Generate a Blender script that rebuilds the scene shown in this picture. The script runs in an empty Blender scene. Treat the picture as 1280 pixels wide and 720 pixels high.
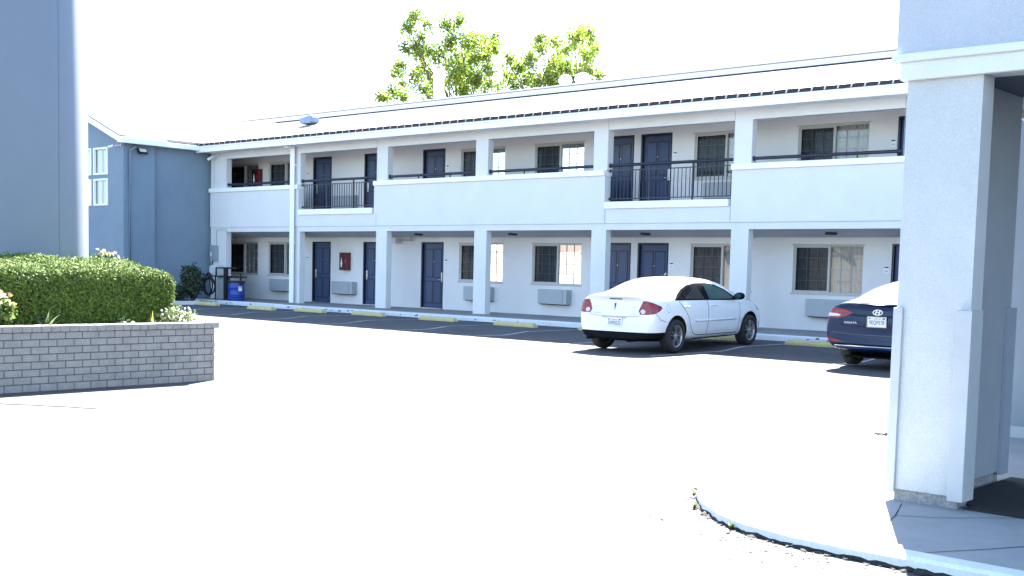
import bpy, bmesh, math, random
import numpy as np
from mathutils import Vector, Matrix
from mathutils.bvhtree import BVHTree
from mathutils.geometry import tessellate_polygon

random.seed(11)
scene = bpy.context.scene
C = scene.collection
R = math.radians
V = Vector
WORLD = {}

# ------------------------------------------------------------------ materials
MATS = {}


def mat(name, col, rough=0.7, var=0.0, vscale=6.0, speck=0.0, sscale=160.0, bump=0.0, bscale=90.0,
        metal=0.0, spec=0.5, coat=0.0, col2=None, streak=False, bdist=0.01):
    if name in MATS:
        return MATS[name]
    m = bpy.data.materials.new(name)
    m.use_nodes = True
    nt = m.node_tree
    b = nt.nodes['Principled BSDF']
    b.inputs['Roughness'].default_value = rough
    b.inputs['Metallic'].default_value = metal
    b.inputs['Specular IOR Level'].default_value = spec
    b.inputs['Coat Weight'].default_value = coat
    b.inputs['Coat Roughness'].default_value = 0.03
    b.inputs['Base Color'].default_value = (*col, 1)
    L = nt.links
    if var or speck or bump:
        tc = nt.nodes.new('ShaderNodeTexCoord')
        src = tc.outputs['Object']
        if streak:
            mp = nt.nodes.new('ShaderNodeMapping')
            mp.inputs['Scale'].default_value = (1, 1, 0.12)
            L.new(src, mp.inputs['Vector'])
            ssrc = mp.outputs['Vector']
        else:
            ssrc = src
    last = None
    if var:
        n = nt.nodes.new('ShaderNodeTexNoise')
        n.inputs['Scale'].default_value = vscale
        n.inputs['Detail'].default_value = 6
        n.inputs['Roughness'].default_value = 0.65
        L.new(ssrc, n.inputs['Vector'])
        cr = nt.nodes.new('ShaderNodeValToRGB')
        cr.color_ramp.elements[0].position = 0.32
        cr.color_ramp.elements[1].position = 0.68
        c2 = col2 if col2 else tuple(c * (1 - var) for c in col)
        cr.color_ramp.elements[0].color = (*c2, 1)
        cr.color_ramp.elements[1].color = (*[min(1, c * (1 + var * 0.35)) for c in col], 1)
        L.new(n.outputs['Fac'], cr.inputs['Fac'])
        last = cr.outputs['Color']
    if speck:
        n2 = nt.nodes.new('ShaderNodeTexNoise')
        n2.inputs['Scale'].default_value = sscale
        n2.inputs['Detail'].default_value = 2
        L.new(src, n2.inputs['Vector'])
        mr = nt.nodes.new('ShaderNodeMapRange')
        mr.inputs['From Min'].default_value = 0.3
        mr.inputs['From Max'].default_value = 0.7
        mr.inputs['To Min'].default_value = 1 - speck
        mr.inputs['To Max'].default_value = 1 + speck * 0.5
        L.new(n2.outputs['Fac'], mr.inputs['Value'])
        mx = nt.nodes.new('ShaderNodeMix')
        mx.data_type = 'RGBA'
        mx.blend_type = 'MULTIPLY'
        mx.inputs[0].default_value = 1
        if last:
            L.new(last, mx.inputs[6])
        else:
            mx.inputs[6].default_value = (*col, 1)
        L.new(mr.outputs['Result'], mx.inputs[7])
        last = mx.outputs[2]
    if last:
        L.new(last, b.inputs['Base Color'])
    if bump:
        n3 = nt.nodes.new('ShaderNodeTexNoise')
        n3.inputs['Scale'].default_value = bscale
        n3.inputs['Detail'].default_value = 4
        L.new(src, n3.inputs['Vector'])
        bp = nt.nodes.new('ShaderNodeBump')
        bp.inputs['Strength'].default_value = bump
        bp.inputs['Distance'].default_value = bdist
        L.new(n3.outputs['Fac'], bp.inputs['Height'])
        L.new(bp.outputs['Normal'], b.inputs['Normal'])
    MATS[name] = m
    return m


def glass_mat(name, tint=(0.9, 0.95, 0.95), ior=1.55, rough=0.01, opaque=None):
    """window glass: see-through with a Fresnel mirror on top; opaque=(rgb) gives dark car glass"""
    if name in MATS:
        return MATS[name]
    m = bpy.data.materials.new(name)
    m.use_nodes = True
    nt = m.node_tree
    nt.nodes.clear()
    out = nt.nodes.new('ShaderNodeOutputMaterial')
    mix = nt.nodes.new('ShaderNodeMixShader')
    fr = nt.nodes.new('ShaderNodeFresnel')
    fr.inputs['IOR'].default_value = ior
    gl = nt.nodes.new('ShaderNodeBsdfGlossy')
    gl.inputs['Roughness'].default_value = rough
    if opaque:
        base = nt.nodes.new('ShaderNodeBsdfDiffuse')
        base.inputs['Color'].default_value = (*opaque, 1)
    else:
        base = nt.nodes.new('ShaderNodeBsdfTransparent')
        base.inputs['Color'].default_value = (*tint, 1)
    nt.links.new(fr.outputs['Fac'], mix.inputs['Fac'])
    nt.links.new(base.outputs[0], mix.inputs[1])
    nt.links.new(gl.outputs[0], mix.inputs[2])
    nt.links.new(mix.outputs[0], out.inputs['Surface'])
    MATS[name] = m
    return m


def leaf_mat(name, col, col2, trans=0.35, rough=0.5):
    if name in MATS:
        return MATS[name]
    m = bpy.data.materials.new(name)
    m.use_nodes = True
    nt = m.node_tree
    b = nt.nodes['Principled BSDF']
    b.inputs['Roughness'].default_value = rough
    b.inputs['Specular IOR Level'].default_value = 0.35
    geo = nt.nodes.new('ShaderNodeNewGeometry')
    cr = nt.nodes.new('ShaderNodeValToRGB')
    cr.color_ramp.elements[0].color = (*col2, 1)
    cr.color_ramp.elements[1].color = (*col, 1)
    nt.links.new(geo.outputs['Random Per Island'], cr.inputs['Fac'])
    nt.links.new(cr.outputs['Color'], b.inputs['Base Color'])
    tr = nt.nodes.new('ShaderNodeBsdfTranslucent')
    nt.links.new(cr.outputs['Color'], tr.inputs['Color'])
    mix = nt.nodes.new('ShaderNodeMixShader')
    mix.inputs['Fac'].default_value = trans
    nt.links.new(b.outputs[0], mix.inputs[1])
    nt.links.new(tr.outputs[0], mix.inputs[2])
    nt.links.new(mix.outputs[0], nt.nodes['Material Output'].inputs['Surface'])
    MATS[name] = m
    return m


# ------------------------------------------------------------------ objects
def tag(o, label=None, cat=None, group=None, kind=None):
    if label:
        o['label'] = label
    if cat:
        o['category'] = cat
    if group:
        o['group'] = group
    if kind:
        o['kind'] = kind
    return o


def empty(name, loc, label=None, cat=None, group=None, rotz=0.0):
    o = bpy.data.objects.new(name, None)
    C.objects.link(o)
    o.location = loc
    o.rotation_euler = (0, 0, rotz)
    o.empty_display_size = 0.3
    WORLD[o.name] = V(loc)
    return tag(o, label, cat, group)


class MB:
    def __init__(s):
        s.bm = bmesh.new()

    def face(s, pts, mi=0, smooth=False):
        vs = [s.bm.verts.new(p) for p in pts]
        try:
            f = s.bm.faces.new(vs)
            f.material_index = mi
            f.smooth = smooth
        except ValueError:
            pass

    def box(s, x0, x1, y0, y1, z0, z1, mi=0, bev=0.0):
        r = bmesh.ops.create_cube(s.bm, size=1)
        vs = r['verts']
        for v in vs:
            v.co = ((x0 + x1) / 2 + v.co.x * (x1 - x0), (y0 + y1) / 2 + v.co.y * (y1 - y0), (z0 + z1) / 2 + v.co.z * (z1 - z0))
        fs = {f for v in vs for f in v.link_faces}
        for f in fs:
            f.material_index = mi
        if bev:
            es = {e for f in fs for e in f.edges}
            bmesh.ops.bevel(s.bm, geom=list(es), offset=bev, segments=2, affect='EDGES', profile=0.6)
        return s

    def obox(s, c, ax, ay, az, mi=0):
        """box from a centre and three half-axis vectors"""
        c, ax, ay, az = V(c), V(ax), V(ay), V(az)
        p = [c + sx * ax + sy * ay + sz * az for sx in (-1, 1) for sy in (-1, 1) for sz in (-1, 1)]
        for q in ((0, 1, 3, 2), (4, 6, 7, 5), (0, 4, 5, 1), (2, 3, 7, 6), (0, 2, 6, 4), (1, 5, 7, 3)):
            s.face([p[i] for i in q], mi)
        return s

    def tube(s, pts, r, n=10, mi=0, caps=True, r1=None):
        pts = [V(p) for p in pts]
        rings = []
        N = len(pts)
        for i, p in enumerate(pts):
            if i == 0:
                t = pts[1] - pts[0]
            elif i == N - 1:
                t = pts[-1] - pts[-2]
            else:
                t = (pts[i + 1] - p).normalized() + (p - pts[i - 1]).normalized()
            t.normalize()
            a = t.cross(V((0, 0, 1)))
            if a.length < 1e-3:
                a = t.cross(V((0, 1, 0)))
            a.normalize()
            b = t.cross(a)
            rr = r if r1 is None else r + (r1 - r) * i / (N - 1)
            rings.append([s.bm.verts.new(p + rr * (math.cos(k * 2 * math.pi / n) * a + math.sin(k * 2 * math.pi / n) * b)) for k in range(n)])
        for i in range(N - 1):
            for k in range(n):
                f = s.bm.faces.new([rings[i][k], rings[i][(k + 1) % n], rings[i + 1][(k + 1) % n], rings[i + 1][k]])
                f.smooth = True
                f.material_index = mi
        if caps:
            for rg in (rings[0][::-1], rings[-1]):
                f = s.bm.faces.new([s.bm.verts.new(v.co) for v in rg])
                f.material_index = mi
        return s

    def lathe(s, prof, c=(0, 0, 0), axis='z', n=32, mi=0, closed=False, smooth=True):
        """prof: list of (radius, height)"""
        c = V(c)
        rings = []
        for (r, h) in prof:
            ring = []
            for k in range(n):
                a = 2 * math.pi * k / n
                u, w = r * math.cos(a), r * math.sin(a)
                p = {'z': V((u, w, h)), 'x': V((h, u, w)), 'y': V((u, h, w))}[axis]
                ring.append(s.bm.verts.new(c + p))
            rings.append(ring)
        seq = list(range(len(rings)))
        pairs = list(zip(seq[:-1], seq[1:]))
        if closed:
            pairs.append((seq[-1], 0))
        for i, j in pairs:
            for k in range(n):
                try:
                    f = s.bm.faces.new([rings[i][k], rings[i][(k + 1) % n], rings[j][(k + 1) % n], rings[j][k]])
                    f.smooth = smooth
                    f.material_index = mi
                except ValueError:
                    pass
        if not closed:
            for rg in (rings[0][::-1], rings[-1]):
                if (rg[0].co - rg[n // 2].co).length < 1e-6:
                    continue
                f = s.bm.faces.new([s.bm.verts.new(v.co) for v in rg])
                f.material_index = mi
        return s

    def prism(s, outline, lo, hi, axis='x', mi=0):
        """outline in the two other axes, extruded from lo to hi along axis"""
        def P(a, b, h):
            return {'x': (h, a, b), 'y': (a, h, b), 'z': (a, b, h)}[axis]
        A = [s.bm.verts.new(P(a, b, lo)) for a, b in outline]
        B = [s.bm.verts.new(P(a, b, hi)) for a, b in outline]
        n = len(outline)
        for f in ([A[::-1], B] + [[A[i], A[(i + 1) % n], B[(i + 1) % n], B[i]] for i in range(n)]):
            try:
                g = s.bm.faces.new(f)
                g.material_index = mi
            except ValueError:
                pass
        return s

    def build(s, name, mats, parent=None, origin=None, world=True, recalc=True, rotz=0.0):
        """verts are world coordinates unless world=False (then local to origin)"""
        pw = WORLD[parent.name] if parent else V((0, 0, 0))
        o_w = V(origin) if origin is not None else (pw if parent else V((0, 0, 0)))
        if recalc:
            bmesh.ops.recalc_face_normals(s.bm, faces=s.bm.faces)
        me = bpy.data.meshes.new(name)
        if world and o_w.length:
            bmesh.ops.translate(s.bm, verts=s.bm.verts, vec=-o_w)
        s.bm.to_mesh(me)
        s.bm.free()
        if not isinstance(mats, (list, tuple)):
            mats = [mats]
        for m in mats:
            me.materials.append(m)
        return link(name, me, parent, o_w, rotz)


def link(name, me, parent, o_w, rotz=0.0):
    pw = WORLD[parent.name] if parent else V((0, 0, 0))
    o = bpy.data.objects.new(name, me)
    C.objects.link(o)
    if parent:
        o.parent = parent
    o.location = V(o_w) - pw
    o.rotation_euler = (0, 0, rotz)
    WORLD[o.name] = V(o_w)
    return o


def copy_tree(o, parent=None):
    c = o.copy()
    C.objects.link(c)
    c.parent = parent
    for ch in list(o.children):
        copy_tree(ch, c)
    return c


def thing(mb, name, mats, label, cat, origin=None, group=None):
    return tag(mb.build(name, mats, None, origin), label, cat, group)


def np_mesh(name, verts, faces_n, mats, parent=None, origin=(0, 0, 0)):
    """verts (N*k,3) forming independent faces of k corners"""
    k = faces_n
    nf = len(verts) // k
    me = bpy.data.meshes.new(name)
    verts = verts - np.array(origin)
    me.vertices.add(len(verts))
    me.vertices.foreach_set('co', verts.astype(np.float32).ravel())
    me.loops.add(len(verts))
    me.loops.foreach_set('vertex_index', np.arange(len(verts), dtype=np.int32))
    me.polygons.add(nf)
    me.polygons.foreach_set('loop_start', np.arange(0, len(verts), k, dtype=np.int32))
    me.polygons.foreach_set('loop_total', np.full(nf, k, dtype=np.int32))
    me.update(calc_edges=True)
    for m in (mats if isinstance(mats, (list, tuple)) else [mats]):
        me.materials.append(m)
    return link(name, me, parent, origin)


rng = np.random.default_rng(5)


def leaf_quads(centres, normals, size, jitter=0.6, aspect=0.55, flat=0.0):
    """diamond-shaped leaves; orientation = normals mixed with noise"""
    n = len(centres)
    d = normals + rng.normal(0, jitter, (n, 3))
    d /= np.linalg.norm(d, axis=1)[:, None] + 1e-9
    t = rng.normal(0, 1, (n, 3))
    t -= (t * d).sum(1)[:, None] * d
    t /= np.linalg.norm(t, axis=1)[:, None] + 1e-9
    b = np.cross(d, t)
    s = size * rng.uniform(0.6, 1.3, (n, 1))
    out = np.empty((n, 4, 3))
    out[:, 0] = centres - t * s
    out[:, 1] = centres - b * s * aspect + d * s * 0.12
    out[:, 2] = centres + t * s
    out[:, 3] = centres + b * s * aspect + d * s * 0.12
    return out.reshape(-1, 3)


# ------------------------------------------------------------------ palette (real base colours)
M_FAC = mat('stucco_pale_blue', (0.70, 0.705, 0.70), 0.85, var=0.05, vscale=1.1, bump=0.25, bscale=140)
M_INNER = mat('stucco_walkway', (0.72, 0.71, 0.705), 0.85, var=0.05, vscale=1.5, bump=0.2, bscale=140)
M_TRIM = mat('white_trim_paint', (0.90, 0.90, 0.89), 0.6, var=0.04, vscale=3)
M_GREY = mat('stucco_slate_blue', (0.195, 0.26, 0.325), 0.9, var=0.08, vscale=1.2, bump=0.3, bscale=120)
M_NAVY = mat('navy_door_paint', (0.029, 0.056, 0.135), 0.42, var=0.1, vscale=8)
M_NAVYF = mat('navy_frame_groove_shade', (0.007, 0.011, 0.026), 0.45)
M_RAIL = mat('dark_rail_paint', (0.012, 0.016, 0.035), 0.4)
M_STEEL = mat('brushed_steel', (0.62, 0.62, 0.62), 0.3, metal=1.0)
M_WFRAME = mat('window_frame_beige', (0.46, 0.45, 0.42), 0.5)
M_SCREEN = mat('window_grille', (0.34, 0.335, 0.33), 0.6)
M_CURT = mat('curtain_cloth', (0.50, 0.49, 0.46), 0.9, var=0.15, vscale=5)
M_DARK = mat('dark_room', (0.01, 0.011, 0.013), 0.9)
M_GLASS = glass_mat('window_glass', (0.84, 0.86, 0.86), 1.66)
M_GLASS_L = glass_mat('window_glass_screened', (0.84, 0.86, 0.86), 1.5)
M_AC = mat('unit_cover_grey', (0.38, 0.41, 0.43), 0.6, var=0.06, vscale=4)
M_CONC = mat('walkway_concrete', (0.27, 0.27, 0.26), 0.85, var=0.25, vscale=2.2, speck=0.15, sscale=90, bump=0.15)
M_KERB = mat('kerb_white_paint', (0.72, 0.74, 0.75), 0.75, var=0.10, vscale=4, speck=0.1, sscale=60)
M_KCHIP = mat('kerb_bare_patch', (0.12, 0.12, 0.12), 0.9)
M_TILE = mat('roof_tile', (0.34, 0.30, 0.28), 0.85, var=0.25, vscale=3, bump=0.4, bscale=30)
M_TILED = mat('roof_tile_shaded_edge', (0.035, 0.026, 0.034), 0.8)  # brown tile fronts and ridge gaps, shadow mixed into the colour
M_METALW = mat('white_coping_metal', (0.80, 0.80, 0.80), 0.5)
M_STUC = mat('portico_stucco', (0.56, 0.575, 0.58), 0.9, var=0.08, vscale=2.0, speck=0.16, sscale=230, bump=0.6, bscale=200, bdist=0.008)
M_STUCW = mat('portico_band_stucco', (0.72, 0.74, 0.73), 0.9, var=0.05, vscale=2, speck=0.10, sscale=230, bump=0.5, bscale=200, bdist=0.008)
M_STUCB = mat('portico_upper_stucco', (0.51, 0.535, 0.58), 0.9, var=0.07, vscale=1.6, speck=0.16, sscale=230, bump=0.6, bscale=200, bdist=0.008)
M_YEL = mat('yellow_stop_paint', (0.52, 0.43, 0.13), 0.8, var=0.45, vscale=6, col2=(0.46, 0.42, 0.30), speck=0.15, sscale=50, bump=0.2)
M_BLACK = mat('black_rubber', (0.012, 0.012, 0.013), 0.7)
M_SOIL = mat('planting_soil', (0.045, 0.033, 0.025), 0.95, var=0.4, vscale=9, bump=0.6, bscale=40)
M_BARK = mat('tree_bark', (0.10, 0.075, 0.055), 0.9, var=0.4, vscale=9, bump=0.5, bscale=30)

# ------------------------------------------------------------------ camera
F_PX, CX, CY = 1477.0, 640.0, 454.1
yaw, pitch, roll = R(-41.66), R(-4.537), R(1.383)
fwd = V((math.sin(yaw) * math.cos(pitch), math.cos(yaw) * math.cos(pitch), math.sin(pitch)))
right = V((math.cos(yaw), -math.sin(yaw), 0))
up = right.cross(fwd)
r2 = math.cos(roll) * right + math.sin(roll) * up
u2 = -math.sin(roll) * right + math.cos(roll) * up
cam = bpy.data.objects.new('camera', bpy.data.cameras.new('camera'))
C.objects.link(cam)
mtx = Matrix((r2, u2, -fwd)).transposed().to_4x4()
mtx.translation = V((0, 0, 1.5))
cam.matrix_world = mtx
cam.data.sensor_width = 36
cam.data.sensor_fit = 'HORIZONTAL'
cam.data.lens = F_PX / 1280 * 36
cam.data.shift_y = (CY - 360) / 1280
cam.data.clip_end = 3000
cam.data.clip_start = 0.05
scene.camera = cam

# ------------------------------------------------------------------ light
world = bpy.data.worlds.new('World')
scene.world = world
world.use_nodes = True
wn = world.node_tree
sky = wn.nodes.new('ShaderNodeTexSky')
sky.sky_type = 'NISHITA'
sky.sun_disc = False
SUN_EL = 43.2
SUN_AZ = (-0.457, 0.889)
sky.sun_elevation = R(SUN_EL)
sky.sun_rotation = math.atan2(SUN_AZ[0], SUN_AZ[1])
sky.air_density = 1.0
sky.dust_density = 0.5
sky.ozone_density = 2.4
wn.links.new(sky.outputs[0], wn.nodes['Background'].inputs['Color'])
wn.nodes['Background'].inputs['Strength'].default_value = 0.06
sun = bpy.data.objects.new('sun', bpy.data.lights.new('sun', 'SUN'))
C.objects.link(sun)
sun.data.energy = 5.0
sun.data.angle = R(0.5)
sun.data.color = (1.0, 0.95, 0.88)
e = R(SUN_EL)
sdir = V((SUN_AZ[0] * math.cos(e), SUN_AZ[1] * math.cos(e), math.sin(e))).normalized()
sun.rotation_euler = sdir.to_track_quat('Z', 'Y').to_euler()
sun.location = sdir * 80

vs = scene.view_settings
vs.view_transform = 'Standard'
vs.look = 'None'
vs.gamma = 1
vs.exposure = 3.45
vs.use_curve_mapping = False
scene.cycles.max_bounces = 8
scene.cycles.diffuse_bounces = 4
scene.cycles.transparent_max_bounces = 12

# ------------------------------------------------------------------ ground
def smooth(t):
    t = min(1.0, max(0.0, t))
    return t * t * (3 - 2 * t)


def rise(x, y):
    """the lot climbs gently towards the curved kerb at the entrance"""
    dx = max(-4.0 - x, 0, x - 6.0)
    dy = max(5.6 - y, 0, y - 13.0)
    return .08 * (1 - smooth(math.hypot(dx, dy) / 1.8))


def gz(y):
    """ground height: flat lot, then a low overlay of the parking strip in front of the motel"""
    if y < 19.9:
        return 0.0
    if y < 20.9:
        t = (y - 19.9) / 1.0
        return 0.065 * t * t * (3 - 2 * t)
    return 0.065


M_ASPH = mat('old_asphalt', (0.066, 0.067, 0.069), 0.9, var=0.30, vscale=0.9, speck=0.35, sscale=70, bump=0.35, bscale=120)
g = MB()
xs = [-900, -200, -80, -50] + [x for x in range(-44, -8, 4)] + [-7 + .25 * i for i in range(14)] + [-3, -2, -1, 0, 2, 4, 6, 7, 8, 12, 30, 80, 200, 900]
ys = [-900, -200, -60, -20, 0, 3] + [3.5 + .25 * i for i in range(14)] + [7.5, 9, 11, 13, 14, 15, 16, 18, 19.5, 19.9] + [19.9 + .1 * i for i in range(1, 11)] + [21.5, 23, 24, 26, 40, 80, 200, 900]
vv = [[g.bm.verts.new((x, y, gz(y) + rise(x, y))) for y in ys] for x in xs]
for i in range(len(xs) - 1):
    for j in range(len(ys) - 1):
        f = g.bm.faces.new([vv[i][j], vv[i + 1][j], vv[i + 1][j + 1], vv[i][j + 1]])
        f.smooth = True
tag(g.build('ground', M_ASPH), 'worn grey asphalt parking lot in sun and shade', kind='structure')

# parking bay lines
M_LINE = mat('faded_line_paint', (0.50, 0.50, 0.49), 0.85, var=0.55, vscale=7, speck=0.3, sscale=40)
pl = MB()
for x in (-33.9, -31.25, -28.7, -26.2, -23.65, -20.6, -18.05, -15.3, -12.3, -9.35):
    yy = [17.6 + 0.1 * k for k in range(0, 55)]
    for a, b in zip(yy[:-1], yy[1:]):
        pl.face([(x - .04, a, gz(a) + .004), (x + .04, a, gz(a) + .004), (x + .04, b, gz(b) + .004), (x - .04, b, gz(b) + .004)])
tag(pl.build('parking_line', M_LINE), kind='structure')

# ------------------------------------------------------------------ motel walkway and kerbs (structure)
WZ = 0.19
w = MB()
w.prism([(-36.55, 23.90), (-1.9, 23.90), (-1.9, 26.5), (-38.5, 26.5), (-38.5, 25.215), (-37.1, 25.215), (-37.1, 24.40), (-36.75, 24.17)], 0.0, WZ, 'z')
w.box(-31.28, -1.9, 23.62, 23.90, 0.0, WZ - .001)
tag(w.build('walkway', M_CONC), kind='structure')
k = MB()
k.prism([(23.47, 0.0), (23.62, 0.0), (23.62, WZ + .004), (23.49, WZ + .004), (23.47, WZ - .02)], -31.28, -1.9, 'x')
k.prism([(23.75, 0.0), (23.90, 0.0), (23.90, WZ + .004), (23.77, WZ + .004), (23.75, WZ - .02)], -36.55, -31.40, 'x')
k.box(-31.40, -31.28, 23.47, 23.90, 0.0, WZ + .006)
# planting bed kerb
k.box(-34.62, -34.47, 20.4, 22.75, 0.0, 0.185)
k.obox((-35.57, 23.42, .0925), (-1.02, .66, 0), (.041, .063, 0), (0, 0, .0925))
random.seed(4)
for i in range(46):
    x = random.uniform(-36.2, -8)
    yk = 23.468 if x > -31.2 else 23.748
    if -31.5 < x < -31.15:
        continue
    zz = random.choice([random.uniform(.10, .13), random.uniform(.09, .185)])
    ww = random.uniform(.02, .16)
    hh = random.uniform(.012, .035)
    pts = [(x - ww / 2, yk, zz), (x - ww * .2, yk, zz - hh * .5), (x + ww / 2, yk, zz - .005), (x + ww * .35, yk, min(zz + hh, .185)), (x - ww * .3, yk, min(zz + hh * .8, .186))]
    k.face(pts, 1)
tag(k.build('kerb', [M_KERB, M_KCHIP], recalc=False), kind='structure')
bed = MB()
bed.prism([(-37.1, 20.4), (-34.62, 20.4), (-34.62, 22.75), (-36.6, 24.0), (-37.1, 24.33)], 0.02, 0.15, 'z')
tag(bed.build('planting_bed', M_SOIL), kind='structure')

# ------------------------------------------------------------------ the motel
motel = empty('motel_building', (-20, 25, 0), 'long two-storey pale blue motel with navy doors, open walkways and tiled roof', 'motel')
YF, YB = 25.0, 26.5
XL, XR = -37.1, -1.9
cols = [(-37.1, -36.15), (-32.44, -31.92), (-28.09, -27.6), (-23.83, -23.35), (-19.52, -19.04), (-15.24, -14.76), (-10.98, -10.5), (-6.7, -6.22), (-2.4, -1.9)]
rail_bays = [(-31.98, -28.18), (-19.1, -15.26), (-6.28, -2.34)]
f = MB()
for a, b in cols:
    f.box(a, b, YF, YF + .22, WZ, 2.6)
f.box(XL, XR, YF, YF + .22, 2.6, 2.765)
f.box(XL, XR, YF, YF + .22, 5.2, 5.52)
edges = [XL]
solid = []
cur = XL
for a, b in rail_bays:
    solid.append((cur, a))
    cur = b
solid.append((cur, XR))
for a, b in solid:
    f.box(a, b, YF - .03, YF + .22, 2.768, 4.02)
for a, b in rail_bays:
    f.box(a + .001, b - .001, YF - .026, YF + .22, 2.768, 3.15)
for a, b in cols:
    inrail = [rb for rb in rail_bays if rb[0] - .4 < a < rb[1] + .1 or rb[0] - .1 < b < rb[1] + .4]
    z0 = 4.16
    f.box(a, b, YF, YF + .22, z0, 5.2)
f.build('facade', M_FAC, motel)
# column feet beside the railing bays (between slab trim and parapet top)
t = MB()
for a, b in solid:
    t.box(a - (.03 if a == XL else .0), b, YF - .09, YF + .28, 4.02, 4.16, bev=.012)
for a, b in rail_bays:
    t.box(a + .03, b - .06, YF - .085, YF + .235, 3.15, 3.33, bev=.012)
t.build('white_trim', M_TRIM, motel)
# control joints in the stucco
M_JOINT = mat('joint_shade', (0.33, 0.36, 0.40), 0.9)
for x in (-28.07, -19.07, -15.27, -10.75):
    j = MB()
    j.box(x - .006, x + .006, YF - .034, YF - .0305, 2.775, 3.14)
    j.build('control_joint', M_JOINT, motel)
for x in (-28.1, -19.05, -15.25, -11.0, -36.9):
    j = MB()
    j.box(x - .006, x + .006, YF - .0035, YF - .001, 4.17, 5.44)
    j.build('control_joint', M_JOINT, motel)
# downspout
d = MB()
d.box(-32.32, -32.10, YF - .13, YF - .092, 0.2, 5.42, bev=.012)
d.box(-32.30, -32.12, YF - .088, YF - .031, 2.2, 2.24)
d.box(-32.30, -32.12, YF - .088, YF - .003, 4.8, 4.84)
d.box(-32.31, -32.11, YF - .40, YF - .10, 5.36, 5.415)
d.build('downspout', M_TRIM, motel)

# walkway slabs with sloping soffit, upper ceiling
sl = MB()
sl.prism([(YF + .22, 2.602), (YB, 2.455), (YB, 3.12), (YF + .22, 3.12)], XL - 1.4, XR, 'x')
sl.build('walkway_slab', mat('soffit_paint', (0.60, 0.60, 0.61), 0.85, var=.05), motel)
up_ = MB()
up_.box(XL - 1.4, XR, YF + .22, YB, 5.5, 5.6)
up_.build('upper_ceiling', M_INNER, motel)

WIN_W, WIN_H = 1.84, 1.17
DOOR_W, DOOR_H = 1.02, 2.12
low_w = [-38.15, -35.68, -25.9, -22.88, -17.36, -14.36]
up_w = [-38.15, -35.68, -25.9, -22.88, -17.36, -14.36]
low_d = [(-33.13, 'l'), (-30.42, 'l'), (-27.6, 'r'), (-20.32, 'l'), (-19.08, 'r'), (-11.82, 'r')]
up_d = low_d
holes = []
for x in low_w:
    holes.append((x, x + WIN_W, 1.10, 1.10 + WIN_H))
for x in up_w:
    holes.append((x, x + WIN_W, 3.98, 3.98 + WIN_H))
for x, _ in low_d:
    holes.append((x, x + DOOR_W, WZ, WZ + DOOR_H))
for x, _ in up_d:
    holes.append((x, x + DOOR_W, 3.12, 3.12 + DOOR_H))


def wall_with_holes(mb, x0, x1, z0, z1, y, holes, depth):
    X = sorted({x0, x1} | {h[0] for h in holes} | {h[1] for h in holes})
    Z = sorted({z0, z1} | {h[2] for h in holes} | {h[3] for h in holes})
    X = [x for x in X if x0 <= x <= x1]
    Z = [z for z in Z if z0 <= z <= z1]
    for i in range(len(X) - 1):
        for j_ in range(len(Z) - 1):
            cx, cz = (X[i] + X[i + 1]) / 2, (Z[j_] + Z[j_ + 1]) / 2
            if any(h[0] < cx < h[1] and h[2] < cz < h[3] for h in holes):
                continue
            mb.face([(X[i], y, Z[j_]), (X[i + 1], y, Z[j_]), (X[i + 1], y, Z[j_ + 1]), (X[i], y, Z[j_ + 1])])
    for a, b, c, d_ in holes:
        mb.face([(a, y, c), (a, y + depth, c), (a, y + depth, d_), (a, y, d_)])
        mb.face([(b, y, c), (b, y, d_), (b, y + depth, d_), (b, y + depth, c)])
        mb.face([(a, y, d_), (a, y + depth, d_), (b, y + depth, d_), (b, y, d_)])
        mb.face([(a, y, c), (b, y, c), (b, y + depth, c), (a, y + depth, c)])


bw = MB()
wall_with_holes(bw, XL - 1.4, XR, WZ, 5.5, YB, holes, .14)
bw.face([(XL - 1.4, YF + .22, WZ), (XL - 1.4, YB, WZ), (XL - 1.4, YB, 5.5), (XL - 1.4, YF + .22, 5.5)])
bw.face([(XR, YF + .22, WZ), (XR, YF + .22, 5.5), (XR, YB, 5.5), (XR, YB, WZ)])
bw.face([(XL - 1.4, YF + .215, WZ), (XL - 1.4, YF + .215, 5.5), (XL, YF + .215, 5.5), (XL, YF + .215, WZ)])
bw.build('walkway_wall', M_INNER, motel, recalc=False)
# the rooms behind: dark box
rm = MB()
rm.box(XL - 1.4, XR, YB + .36, YB + .5, 0, 6.3)
rm.box(XL - 1.4, XR, YB + .5, 40, 0, 6.3)
rm.build('room_core', M_DARK, motel)

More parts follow.
